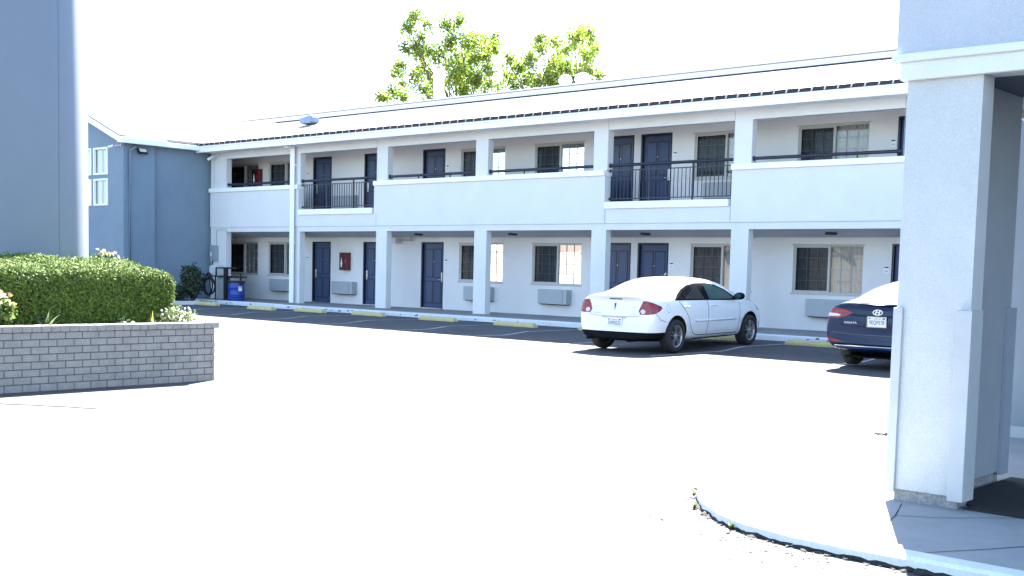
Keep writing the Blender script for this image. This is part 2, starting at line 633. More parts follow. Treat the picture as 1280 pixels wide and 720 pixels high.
# ---- windows (built once, then copied with their parts)
def window_meshes():
    out = {}
    m = MB()
    fw = .032
    y0, y1 = .035, .10
    m.box(0, WIN_W, y0, y1, 0, fw, bev=.004)
    m.box(0, WIN_W, y0, y1, WIN_H - fw, WIN_H, bev=.004)
    m.box(0, fw, y0, y1, fw, WIN_H - fw)
    m.box(WIN_W - fw, WIN_W, y0, y1, fw, WIN_H - fw)
    m.box(.92, .975, y0 - .008, y1, fw, WIN_H - fw)
    m.box(fw, .92, y0 + .01, y1 - .02, fw, fw + .03)
    m.box(fw, .92, y0 + .01, y1 - .02, WIN_H - fw - .03, WIN_H - fw)
    m.box(fw, fw + .03, y0 + .01, y1 - .02, fw + .03, WIN_H - fw - .03)
    # raised stucco edge round the opening
    for b in ((-.04, WIN_W + .04, -.012, .0, -.045, -.001), (-.04, WIN_W + .04, -.012, 0, WIN_H + .001, WIN_H + .03)):
        m.box(*b)
    out['frame'] = m
    for nm, a, b in (('pane', fw, .92), ('pane2', .975, WIN_W - fw)):
        q = MB()
        yy = .07
        q.face([(a, yy, fw), (b, yy, fw), (b, yy, WIN_H - fw), (a, yy, WIN_H - fw)])
        out[nm] = q
    gr = MB()
    for a, b in ((fw + .03, .92), (.975, WIN_W - fw)):
        for i in (1, 2):
            x = a + (b - a) * i / 3
            gr.box(x - .007, x + .007, .056, .064, fw, WIN_H - fw)
        for i in (1, 2, 3):
            z = fw + (WIN_H - 2 * fw) * i / 4
            gr.box(a, b, .0565, .0635, z - .007, z + .007)
    out['grille'] = gr
    for nm, a, b, ph in (('curtain', .03, .93, 0.0), ('curtain2', .95, WIN_W - .03, 1.0)):
        cu = MB()
        n = 64
        pts = []
        for i in range(n + 1):
            x = a + (b - a) * i / n
            y = .16 + .022 * math.sin(i / n * 13 * 2 * math.pi / 2 + ph) + .008 * math.sin(i * 1.7)
            pts.append((x, y))
        for (xa, ya), (xb, yb) in zip(pts[:-1], pts[1:]):
            cu.face([(xa, ya, .03), (xb, yb, .03), (xb, yb, WIN_H - .02), (xa, ya, WIN_H - .02)], smooth=False)
        out[nm] = cu
    sc = MB()
    sc.face([(fw, .052, fw), (.92, .052, fw), (.92, .052, WIN_H - fw), (fw, .052, WIN_H - fw)])
    out['screen'] = sc
    return out


M_MESH = glass_mat('insect_screen', (0.52, 0.54, 0.57), 1.02, 0.4)
M_CURT_D = mat('dark_curtain_cloth', (0.38, 0.38, 0.385), 0.9, var=0.15, vscale=5)
WM = {}
for nm, mb in window_meshes().items():
    bmesh.ops.recalc_face_normals(mb.bm, faces=mb.bm.faces)
    me = bpy.data.meshes.new('window_' + nm)
    mb.bm.to_mesh(me)
    mb.bm.free()
    me.materials.append({'frame': M_WFRAME, 'pane': M_GLASS_L, 'pane2': M_GLASS, 'grille': M_SCREEN, 'curtain': M_CURT_D, 'curtain2': M_CURT, 'screen': M_MESH}[nm])
    WM[nm] = me


def add_window(x, z, parent=motel, y=YB, full=True):
    fr = link('window', WM['frame'], parent, (x, y, z))
    for nm, lab in (('pane', 'glass_pane'), ('pane2', 'glass_pane'), ('grille', 'grille'), ('curtain', 'curtain'), ('curtain2', 'curtain'), ('screen', 'insect_screen')):
        link(lab, WM[nm], fr, (x, y, z))
    return fr


for x in low_w:
    add_window(x, 1.10)
for x in up_w:
    add_window(x, 3.98)

# ---- doors
def door_meshes(side):
    fr = MB()
    fr.box(0, .05, .01, .12, 0, DOOR_H)
    fr.box(DOOR_W - .05, DOOR_W, .01, .12, 0, DOOR_H)
    fr.box(.05, DOOR_W - .05, .01, .12, DOOR_H - .05, DOOR_H)
    th = MB()
    th.box(.05, DOOR_W - .05, -.03, .12, 0, .025)
    lf = MB()
    a, b = .055, DOOR_W - .055
    lf.box(a, b, .085, .125, .03, DOOR_H - .055)
    cx = (a + b) / 2
    for (xa, xb) in ((a + .12, cx - .05), (cx + .05, b - .12)):
        for (za, zb, arch) in ((.20, .86, 0), (1.02, 1.88, 1)):
            # raised field; the dark border paints in the shade of a groove
            lf.box(xa, xb, .0745, .086, za, zb, bev=.006)
            lf.box(xa - .03, xb + .03, .083, .0855, za - .03, zb + .03, mi=1)
    hd = MB()
    hx = a + .07 if side == 'l' else b - .07
    hd.box(hx - .035, hx + .035, .06, .0845, .86, 1.16, bev=.008)
    sgn = 1 if side == 'l' else -1
    hd.tube([(hx, .06, .93), (hx, .025, .93), (hx + sgn * .11, .022, .93)], .011, 8)
    hd.box(hx - .02, hx + .02, .05, .062, 1.08, 1.13)
    ph = MB()
    ph.lathe([(.012, .0), (.012, .01)], (cx, .072, 1.5), 'y', 10)
    res = {}
    for nm, mb, ms in (('frame', fr, [M_NAVYF]), ('threshold', th, [M_STEEL]), ('leaf', lf, [M_NAVY, M_NAVYF]), ('handle', hd, [M_STEEL]), ('peephole', ph, [M_STEEL])):
        bmesh.ops.recalc_face_normals(mb.bm, faces=mb.bm.faces)
        me = bpy.data.meshes.new('door_' + nm + side)
        mb.bm.to_mesh(me)
        mb.bm.free()
        for m_ in ms:
            me.materials.append(m_)
        res[nm] = me
    return res


DM = {'l': door_meshes('l'), 'r': door_meshes('r')}
for z, ds in ((WZ, low_d), (3.12, up_d)):
    for x, sd in ds:
        D = DM[sd]
        dl = link('door', D['leaf'], motel, (x, YB, z))
        for nm in ('frame', 'threshold', 'handle', 'peephole'):
            link('door_' + nm, D[nm], dl, (x, YB, z))

# room plates
np_ = MB()
np_.box(0, .13, -.014, 0, 0, .17, 0)
np_.box(.015, .115, -.0165, -.0142, .125, .155, 1)
np_.box(.03, .10, -.0165, -.0142, .04, .062, 2)
me_plate = bpy.data.meshes.new('room_plate')
bmesh.ops.recalc_face_normals(np_.bm, faces=np_.bm.faces)
np_.bm.to_mesh(me_plate)
np_.bm.free()
for m_ in (mat('plate_white', (.8, .8, .8), .4), M_BLACK, mat('plate_grey', (.35, .36, .38), .5)):
    me_plate.materials.append(m_)
for x, z in ((-33.45, 1.6), (-26.52, 1.6), (-18.01, 1.62), (-11.99, 1.62), (-33.45, 4.55), (-26.53, 4.54), (-18.01, 4.55), (-11.98, 4.55)):
    link('room_plate', me_plate, motel, (x, YB, z))

# air conditioners
ac = MB()
W_, H_, D_ = 1.08, .42, .24
ac.box(0, W_, -D_, -.002, 0, H_, 0, bev=.015)
ac.box(.93, .938, -D_ - .002, -D_ + .002, .02, H_ - .02, 1)
for i in range(9):
    z = .05 + i * .038
    ac.box(.03, .92, -D_ - .004, -D_ - .001, z, z + .012, 0)
ac.box(.06, W_ - .06, -D_ + .03, -.01, -.02, 0, 1)
me_ac = bpy.data.meshes.new('air_conditioner')
bmesh.ops.recalc_face_normals(ac.bm, faces=ac.bm.faces)
ac.bm.to_mesh(me_ac)
ac.bm.free()
me_ac.materials.append(M_AC)
me_ac.materials.append(M_BLACK)
for x, z in ((-35.28, .53), (-31.78, .53), (-25.45, .53), (-22.43, .53), (-13.85, .54), (-16.9, .53), (-31.78, 3.44), (-16.9, 3.44), (-35.28, 3.44), (-25.45, 3.44), (-22.43, 3.44), (-13.85, 3.44)):
    link('air_conditioner', me_ac, motel, (x, YB, z))

# railings
yr = YF + .10
openings = [(cols[i][1], cols[i + 1][0]) for i in range(len(cols) - 1)]
for i, (a, b) in enumerate(openings):
    rl = MB()
    rl.tube([(a, yr, 4.285), (b, yr, 4.285)], .040, 12)
    for x, s in ((a, 1), (b, -1)):
        rl.lathe([(.062, 0), (.062, .02 * s), (.045, .035 * s)], (x, yr, 4.285), 'x', 16)
    isrb = any(rb[0] - .2 < a and b < rb[1] + .3 for rb in rail_bays)
    if isrb:
        rl.box(a, b, yr - .016, yr + .016, 4.135, 4.16)
        rl.box(a, b, yr - .016, yr + .016, 3.40, 3.425)
        n = int((b - a) / .118)
        for kx in range(1, n):
            x = a + (b - a) * kx / n
            rl.box(x - .008, x + .008, yr - .008, yr + .008, 3.425, 4.135)
        for q in (.335, .68):
            x = a + (b - a) * q
            rl.box(x - .019, x + .019, yr - .019, yr + .019, 3.33, 4.27)
        for x in (a + .012, b - .012):
            rl.lathe([(.035, -.012), (.035, .012)], (x, yr, 4.147), 'x', 10)
            rl.lathe([(.035, -.012), (.035, .012)], (x, yr, 3.412), 'x', 10)
    else:
        for q in (.34, .70):
            x = a + (b - a) * q
            rl.box(x - .014, x + .014, yr - .014, yr + .014, 4.16, 4.26)
    rl.build('railing', M_RAIL, motel)

# fascia, soffit, roof
fa = MB()
fa.box(XL - .02, XR + .2, 24.37, 24.50, 5.405, 5.615, bev=.01)
fa.box(XL, XR, 24.50, YF, 5.43, 5.47)
fa.box(XL - .02, XR + .2, 24.33, 24.372, 5.575, 5.622)
fa.build('fascia', M_TRIM, motel)
rf = MB()
PY0, PZ0, PY1, PZ1 = 24.36, 5.70, 27.62, 6.785
n_rows = 11
for i in range(n_rows):
    ya, yb = PY0 + (PY1 - PY0) * i / n_rows, PY0 + (PY1 - PY0) * (i + 1) / n_rows
    za, zb = PZ0 + (PZ1 - PZ0) * i / n_rows, PZ0 + (PZ1 - PZ0) * (i + 1) / n_rows
    x0 = XL - .05
    rf.prism([(ya, za + .018), (yb + .02, zb + .004), (yb + .02, zb - .05), (ya, za - .03)], x0, XR + .3, 'x')
roof = rf.build('roof', M_TILE, motel)
et = MB()
x = XL - .03
random.seed(8)
while x < XR + .25:
    wd = .315
    dz = random.uniform(-.006, .006)
    et.box(x, x + wd - .035, PY0 - .05, PY0 + .12, PZ0 - .072 + dz, PZ0 + .012 + dz, 0)
    et.face([(x + wd - .045, PY0 - .054, PZ0 - .07), (x + wd - .018, PY0 - .054, PZ0 - .072), (x + wd + .02, PY0 - .054, PZ0 + .004), (x + wd - .02, PY0 - .054, PZ0 - .012)], 1)
    et.box(x + wd - .035, x + wd, PY0 - .045, PY0 + .12, PZ0 - .05, PZ0 + .018, 1)
    x += wd
et.build('eave_tile', [M_TILED, mat('eave_mortar', (.7, .69, .66), .8)], roof)
rd = MB()
x = XL + .4
while x < XR:
    wd = .9 + random.uniform(-.05, .05)
    rd.box(x, x + wd - .03, PY1 - .04, PY1 + .1, PZ1 - .005, PZ1 + .028, 0)
    rd.box(x, x + wd - .004, PY1 - .03, PY1 + .1, PZ1 + .0281, PZ1 + .06, 1)
    x += wd
rd.build('ridge_tile', [M_TILED, M_METALW], roof)
pr = MB()
pr.box(XL - 2, XR + .2, PY1 + .12, PY1 + .26, PZ1 - .3, PZ1 + .225)
pr.box(XL - 2, XR + .2, PY1 + .07, PY1 + .30, PZ1 + .226, PZ1 + .262)
pr.box(XL - 2, XR + .2, PY1 + .1, PY1 + .121, PZ1 + .2, PZ1 + .222, 1)
pr.box(XL - 2, XR + .2, PY1 + .26, 40, PZ1 - .4, PZ1 + .02)
pr.build('roof_parapet', [M_METALW, mat('coping_shade', (.25, .25, .26), .7)], roof)

# ---- ceiling lights
cl = MB()
cl.lathe([(.0, 0), (.13, 0), (.15, -.03), (.13, -.055), (.0, -.06)], (0, 0, 0), 'z', 16)
bmesh.ops.recalc_face_normals(cl.bm, faces=cl.bm.faces)
me_cl = bpy.data.meshes.new('ceiling_light')
cl.bm.to_mesh(me_cl)
cl.bm.free()
me_cl.materials.append(mat('dark_lamp_housing', (.03, .03, .035), .5))
for x in (-33.2, -26.95, -18.3, -13.0, -23.0):
    link('ceiling_light', me_cl, motel, (x, 25.75, 2.545))

# ------------------------------------------------------------------ things fixed on the motel walls
def fire_cabinet(x, z, y, label):
    t_ = empty('fire_cabinet', (x, y, z), label, 'fire cabinet', 'red extinguisher cabinets on the walkway walls')
    m = MB()
    m.box(x, x + .38, y - .20, y - .195 + .193, z, z + .6, bev=.01)
    m.build('cabinet', mat('red_cabinet_paint', (.13, .010, .016), .35), t_)
    q = MB()
    q.box(x + .03, x + .21, y - .207, y - .2005, z + .04, z + .56)
    q.build('window_panel', mat('dark_panel', (.02, .012, .016), .25), t_)
    q = MB()
    q.lathe([(.0, .1), (.022, .1), (.025, .13), (.025, .30), (.014, .36), (.008, .42), (0, .42)], (x + .14, y - .217, z), 'z', 12)
    q.box(x + .10, x + .19, y - .222, y - .210, z + .20, z + .24)
    q.build('extinguisher_decal', mat('white_mark', (.75, .75, .75), .5), t_)
    q = MB()
    q.tube([(x + .34, y - .2, z + .34), (x + .34, y - .225, z + .34), (x + .34, y - .225, z + .26), (x + .34, y - .2, z + .26)], .008, 6)
    q.build('handle', M_STEEL, t_)


fire_cabinet(-31.42, 1.34, YB, 'red fire extinguisher cabinet on the ground floor wall between two navy doors')
fire_cabinet(-36.42, 4.35, YB, 'red fire extinguisher cabinet on the upper walkway wall beside the dark window')

em = empty('wall_speaker', (-28.55, 26.4, 2.3), 'small white box and horn fixed high on the ground floor wall', 'wall alarm')
q = MB()
q.box(-28.72, -28.5, 26.2, 26.49, 2.26, 2.42, bev=.015)
q.build('housing', mat('alarm_white', (.6, .6, .58), .5), em)
q = MB()
q.tube([(-28.5, 26.4, 2.37), (-28.0, 26.4, 2.37)], .022, 8)
q.lathe([(.04, 0), (.04, .05)], (-28.02, 26.4, 2.37), 'x', 12)
q.tube([(-28.0, 26.4, 2.33), (-28.0, 26.4, 2.5)], .03, 8)
q.build('conduit', mat('conduit_grey', (.42, .43, .44), .5), em)


def cctv(x, y, z, dirv, label, mount):
    t_ = empty('security_camera', (x, y, z), label, 'security camera', 'white security cameras under the eaves')
    dv = V(dirv).normalized()
    a = V((x, y, z))
    q = MB()
    q.tube([a, a + dv * .07, a + dv * .20], .048, 12)
    q.build('camera_body', mat('cctv_white', (.75, .75, .75), .4), t_)
    q = MB()
    q.tube([a + dv * .20, a + dv * .215], .04, 12)
    q.build('lens', M_BLACK, t_)
    q = MB()
    q.tube([a + dv * .05, V(mount)], .016, 8)
    q.tube([V(mount), V(mount) + (a - V(mount)).normalized() * .03], .05, 10)
    q.build('bracket', mat('cctv_white', (.75, .75, .75), .4), t_)


cctv(-37.35, 21.27, 5.38, (-.85, -.5, -.25), 'white security camera on the gable corner of the slate blue building', (-37.22, 21.49, 5.42))
cctv(-36.72, 24.80, 5.27, (-.5, -.7, -.5), 'white security camera on the left end of the motel upper storey', (-36.6, 24.99, 5.36))

fl = empty('flood_light', (-37.1, 22.1, 5.3), 'black flood light with white lens on the slate blue side wall', 'flood light')
q = MB()
q.obox((-36.98, 22.15, 5.26), (.03, 0, .03), (0, .17, 0), (-.06, 0, .075))
q.tube([(-37.1, 22.15, 5.3), (-37.0, 22.15, 5.28)], .025, 8)
q.build('lamp_housing', M_BLACK, fl)
q = MB()
q.obox((-36.943, 22.15, 5.285), (.003, 0, .003), (0, .13, 0), (-.045, 0, .055))
q.build('lamp_lens', mat('lamp_lens_white', (.8, .8, .8), .3), fl)

mt = empty('electric_meter', (-36.8, YF, 1.5), 'grey electric meter box with conduit on the motel end column', 'electric box')
q = MB()
q.box(-36.99, -36.83, YF - .12, YF - .001, 1.60, 2.12, bev=.01)
q.box(-36.81, -36.60, YF - .16, YF - .001, 1.56, 2.10, bev=.012)
q.build('enclosure', mat('galvanised_grey', (.26, .31, .34), .5), mt)
q = MB()
q.box(-36.96, -36.86, YF - .128, YF - .121, 1.72, 1.86)
q.build('meter_window', mat('meter_white', (.7, .72, .72), .4), mt)
q = MB()
q.tube([(-36.70, YF - .04, 2.10), (-36.70, YF - .04, 2.62), (-36.62, YF - .04, 2.69), (-36.1, YF - .04, 2.69)], .016, 8)
q.build('conduit', mat('conduit_white', (.6, .62, .63), .5), mt)
q = MB()
q.tube([(-36.9, YF - .05, 1.6), (-36.93, YF - .07, 1.42), (-36.97, YF - .07, 1.2)], .022, 8)
q.build('cable', M_BLACK, mt)
q = MB()
q.box(-36.16, -36.04, YF - .07, YF - .001, 2.60, 2.72)
q.build('junction_box', mat('conduit_white', (.6, .62, .63), .5), mt)

# ------------------------------------------------------------------ roof fittings
q = MB()
q.lathe([(.20, 6.7), (.20, 8.9), (.245, 8.92), (.245, 8.98), (.20, 9.08), (.24, 9.16), (.21, 9.22), (.0, 9.25)], (-33.55, 33, 0), 'z', 24)
thing(q, 'chimney_pipe', M_METALW, 'white round flue pipe rising from the motel roof before the tall tree', 'chimney', (-33.55, 33, 6.8))
dm = MB()
dm.lathe([(.22, -1.6), (.22, -.28), (.36, -.22), (.44, -.05), (.40, .12), (.28, .26), (.10, .33), (0, .34)], (0, 0, 0), 'z', 20)
d0 = thing(dm, 'roof_vent', mat('vent_metal', (.34, .33, .33), .6), 'smaller round dome vent on the roof, nearer the big tree', 'roof vent', group='dome vents on the motel roof')
d0.location = (-27.15, 33, 8.26)
d0.scale = (.58, .58, .58)
d1 = d0.copy()
C.objects.link(d1)
d1.location = (-26.36, 33, 8.24)
d1.scale = (.68, .68, .62)
d1['label'] = 'wider round dome vent on the roof, right of its smaller twin'
q = MB()
tb = [(-33.42, 6.42), (-33.40, 6.56), (-33.05, 6.60), (-32.80, 6.66), (-32.72, 6.60), (-32.70, 6.42), (-32.85, 6.36), (-33.1, 6.40), (-33.3, 6.36)]
q.prism(tb, 26.08, 26.42, 'y')
bmesh.ops.bevel(q.bm, geom=q.bm.edges[:], offset=.025, segments=2, affect='EDGES')
thing(q, 'roof_bundle', mat('tarp_blue_grey', (.22, .32, .44), .7, var=.3, vscale=8), 'folded blue grey tarp lying on the roof slope below the ridge', 'tarp', (-33.05, 26.2, 6.36))

# ------------------------------------------------------------------ slate blue wing at the left
wing = empty('slate_building', (-41, 24, 0), 'slate blue stucco gabled building joining the motel at the left', 'building')
q = MB()
ZE = 5.62
SL = .385
def rz(x):
    return ZE + (-36.75 - x) * SL
xr = -42.6
# gable wall front with window holes
gw = [(-39.07, -38.11, 4.46, 5.40), (-39.07, -38.11, 3.39, 4.32), (-40.25, -39.22, 4.46, 5.40), (-40.25, -39.22, 3.39, 4.32)]
wall_with_holes(q, -48.5, -37.1, 0.0, 5.62, 21.5, gw, .12)
q.face([(-48.5, 21.5, 5.62), (-37.1, 21.5, 5.62), (-37.1, 21.5, rz(-37.1)), (xr, 21.5, rz(xr)), (-48.5, 21.5, ZE)])
q.face([(-37.1, 21.5, 0), (-37.1, 22.7, 0), (-37.1, 22.7, 5.72), (-37.1, 21.5, 5.72)])
q.face([(-37.1, 22.7, 0), (-37.3, 22.7, 0), (-37.3, 22.7, 5.72), (-37.1, 22.7, 5.72)])
q.face([(-37.3, 22.7, 0), (-37.3, 25.2, 0), (-37.3, 25.2, 5.72), (-37.3, 22.7, 5.72)])
q.face([(-48.5, 21.5, 0), (-48.5, 45, 0), (-48.5, 45, 5.7), (-48.5, 21.5, 5.7)])
q.build('wall', M_GREY, wing, recalc=False)
q = MB()
q.box(-48.4, -37.3, 21.75, 21.9, 0.1, 5.6)
q.build('inner_core', M_DARK, wing)
q = MB()
for y0, y1, xe in ((21.2, 22.95, -36.75), (22.95, 45.0, -36.98)):
    q.prism([(xe, rz(xe) + .05), (xr, rz(xr) + .05), (-48.7, ZE), (-48.7, ZE - .06), (xr, rz(xr) - .03), (xe, rz(xe) - .03)], y0, y1, 'y')
wroof = q.build('roof', M_TILE, wing)
q = MB()
q.prism([(-36.74, rz(-36.74) + .055), (xr, rz(xr) + .055), (xr, rz(xr) + .10), (-36.74, rz(-36.74) + .10)], 21.14, 21.40, 'y')
q.build('shingle_edge', mat('shingle_grey', (.19, .18, .20), .9, var=.2, vscale=20), wroof)
q = MB()
q.box(-36.76, -36.64, 21.16, 22.96, 5.45, 5.64, bev=.012)
q.box(-36.99, -36.88, 22.97, 24.36, 5.47, 5.64, bev=.012)
q.prism([(-36.77, rz(-36.77) + .05), (xr, rz(xr) + .05), (xr, rz(xr) - .17), (-36.77, rz(-36.77) - .17)], 21.17, 21.24, 'y')
q.box(-37.09, -36.77, 21.25, 22.94, 5.49, 5.52)
q.box(-37.29, -37.0, 22.96, 24.9, 5.49, 5.52)
q.build('fascia', M_TRIM, wing)
q = MB()
q.tube([(-36.85, 21.82, 5.46), (-36.85, 21.82, 5.38), (-37.02, 21.72, 5.26), (-37.03, 21.70, 5.1), (-37.03, 21.70, .2)], .045, 8)
q.build('downspout', mat('downspout_blue', (.15, .21, .28), .6), wing)
M_BLIND = mat('white_blind', (.80, .86, .85), .6)
for a, b, c, d_ in gw:
    m = MB()
    for bx in ((a, b, c, c + .06), (a, b, d_ - .06, d_), (a, a + .06, c + .06, d_ - .06), (b - .06, b, c + .06, d_ - .06)):
        m.box(bx[0], bx[1], 21.47, 21.56, bx[2], bx[3])
    m.box((a + b) / 2 - .012, (a + b) / 2 + .012, 21.515, 21.55, c + .06, d_ - .06)
    fr = m.build('window', M_TRIM, wing)
    m = MB()
    m.face([(a + .06, 21.55, c + .06), (b - .06, 21.55, c + .06), (b - .06, 21.55, d_ - .06), (a + .06, 21.55, d_ - .06)])
    m.build('glass_pane', glass_mat('clear_pane', (.95, .97, .97), 1.5), fr)
    m = MB()
    n = 8
    for i in range(n):
        xa = a + .07 + (b - a - .14) * i / n
        xb = a + .07 + (b - a - .14) * (i + 1) / n - .004
        m.face([(xa, 21.585, c + .05), (xb, 21.60, c + .05), (xb, 21.60, d_ - .05), (xa, 21.585, d_ - .05)])
    m.build('blind', M_BLIND, fr)

# ------------------------------------------------------------------ pylon at the left
q = MB()
PXC, PYC, PR = -15.58, 7.66, .725
q.lathe([(PR, 0), (PR, 11.5), (PR - .05, 11.55), (0, 11.55)], (PXC, PYC, 0), 'z', 72)
sa = -0.42
for ang in (R(2), R(122), R(242)):
    ca, sa_ = math.cos(ang), math.sin(ang)
    q.obox((PXC + ca * (PR + .001), PYC + sa_ * (PR + .001), 5.7), (-sa_ * .004, ca * .004, 0), (ca * .0025, sa_ * .0025, 0), (0, 0, 5.7), 1)
thing(q, 'sign_pylon', [mat('pylon_paint', (0.155, 0.185, 0.225), 0.55, var=.06, vscale=.8, bump=.06, bscale=60), mat('pylon_seam', (.14, .17, .22), .7)],
      'thick round grey blue pylon column rising behind the hedge at the left edge', 'pylon', (PXC, PYC, 0))

# ------------------------------------------------------------------ brick planter
planter = empty('brick_planter', (-16, 6, 0), 'grey painted brick planter wall with rounded cap, holding the hedge', 'planter')
PX, PYE, PTOP = -12.80, 8.69, .668
Y0P, XWP = 2.2, -19.6
M_BRICK = mat('painted_brick_grey', (0.31, 0.29, 0.27), 0.85, var=0.20, vscale=5, speck=.16, sscale=60, bump=.35, bscale=70)
M_MORT = mat('brick_joint_dark', (0.11, 0.11, 0.11), 0.95)
q = MB()
q.box(PX - .19, PX - .007, Y0P, PYE - .007, 0, PTOP - .002)
q.box(XWP, PX - .19, PYE - .19, PYE - .007, 0, PTOP - .002)
q.box(XWP, PX - .19, Y0P, Y0P + .18, 0, PTOP - .002)
q.box(XWP, XWP + .18, Y0P + .18, PYE - .19, 0, PTOP - .002)
q.build('mortar_core', M_MORT, planter)
random.seed(21)
q = MB()
BL, CH = .2055, PTOP / 8
for c in range(8):
    z0, z1 = c * CH + (.0 if c == 0 else .006), (c + 1) * CH - .006
    off = (BL / 2 if c % 2 else 0) + .05
    y = PYE
    first = True
    while y > Y0P:
        L_ = off if first else BL
        y2 = max(y - L_, Y0P)
        dx = random.uniform(-.0025, .0025)
        ye = y if first else y - .0055
        q.box(PX - .09, PX + dx, y2 + .0055, ye + (random.uniform(-.004, .004) if first else 0), z0, z1, bev=.0035)
        y = y2
        first = False
    x = PX - .1
    while x > XWP:
        q.box(x - BL + .011, x, PYE - .09, PYE + random.uniform(-.003, .003), z0, z1)
        x -= BL
q.build('brickwork', M_BRICK, planter)
q = MB()
y = PYE + .055
while y > Y0P:
    wdt = .112
    dz = random.uniform(-.0015, .0015)
    q.box(PX - .20, PX + .022, y - wdt + .005, y - .005, PTOP + .0, PTOP + .072 + dz, bev=.008)
    y -= wdt
x = PX - .21
while x > XWP:
    q.box(x - .105, x, PYE - .19, PYE + .03, PTOP, PTOP + .071, bev=.006)
    x -= .112
q.box(PX - .19, PX + .012, Y0P, PYE + .045, PTOP + .006, PTOP + .060)
q.build('brick_cap', M_BRICK, planter)
q = MB()
q.box(XWP + .18, PX - .19, Y0P + .18, PYE - .19, .3, .60)
tag(q.build('planter_soil', M_SOIL), kind='structure')

# ------------------------------------------------------------------ planting
def rounded_box_points(n, lo, hi, rad, wob=.05):
    lo, hi = np.array(lo), np.array(hi)
    c, h = (lo + hi) / 2, (hi - lo) / 2
    ar = np.array([h[1] * h[2], h[1] * h[2], h[0] * h[2], h[0] * h[2], h[0] * h[1]])
    side = rng.choice(5, n, p=ar / ar.sum())
    p = rng.uniform(-1, 1, (n, 3)) * h
    for k_, (ax, sg) in enumerate(((0, 1), (0, -1), (1, 1), (1, -1), (2, 1))):
        p[side == k_, ax] = sg * h[ax]
    inner = np.clip(p, -(h - rad), h - rad)
    inner[:, 2] = np.where(p[:, 2] < h[2] - rad, p[:, 2], inner[:, 2])
    d = p - inner
    ln = np.linalg.norm(d, axis=1)[:, None] + 1e-9
    nrm = d / ln
    pos = inner + nrm * np.minimum(ln, rad)
    w_ = (np.sin(pos[:, 0] * 5.1 + pos[:, 1] * 3.3) + np.sin(pos[:, 1] * 7.7 + pos[:, 2] * 6.1) + np.sin(pos[:, 2] * 9.0 + pos[:, 0] * 8)) / 3
    pos += nrm * (w_ * wob)[:, None]
    return pos + c, nrm


HLO, HHI = (-14.80, 2.9, .58), (-13.36, 8.52, 1.52)
pos, nrm = rounded_box_points(210000, HLO, HHI, .17, .035)
pos -= nrm * np.abs(rng.normal(0, .03, (len(pos), 1)))
pos += rng.normal(0, .014, pos.shape)
def hump(q):
    return (1 - .15 * np.clip((q[:, 0] + 14.6) / 1.1, 0, 1) ** 1.2) * (1 - .02 * np.clip((q[:, 1] - 7.3) / 1.2, 0, 1) ** 1.5)
pos[:, 2] = .58 + (pos[:, 2] - .58) * hump(pos)
nrm = nrm + np.array([.35, .1, 0]) * np.clip(nrm[:, 2:3], 0, 1)
# feathery shoots: narrow blades lying over the surface, tips out and up
shoot = nrm * .22 + np.array([0, 0, .12]) + rng.normal(0, .5, nrm.shape)
shoot /= np.linalg.norm(shoot, axis=1)[:, None]
face_n = nrm + np.array([0, 0, .15]) + rng.normal(0, .33, nrm.shape)
sidev = np.cross(shoot, face_n)
sidev /= np.linalg.norm(sidev, axis=1)[:, None] + 1e-9
ln_ = rng.uniform(.012, .032, (len(pos), 1))
wd_ = ln_ * .30
lv = np.stack([pos - shoot * ln_, pos - sidev * wd_, pos + shoot * ln_, pos + sidev * wd_], axis=1).reshape(-1, 3)
hedge = empty('hedge', (-14.5, 6, .6), 'clipped dense green hedge with sunlit top growing in the brick planter', 'hedge')
np_mesh('foliage', lv, 4, leaf_mat('hedge_leaf', (.165, .245, .036), (.028, .058, .012), .12, .8), hedge, (-14.5, 6, .6))
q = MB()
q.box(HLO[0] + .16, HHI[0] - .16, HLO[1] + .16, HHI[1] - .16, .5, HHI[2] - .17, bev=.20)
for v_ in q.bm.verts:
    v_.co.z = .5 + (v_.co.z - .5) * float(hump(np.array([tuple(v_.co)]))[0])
q.build('woody_core', mat('hedge_inside', (.012, .018, .008), .95), hedge)


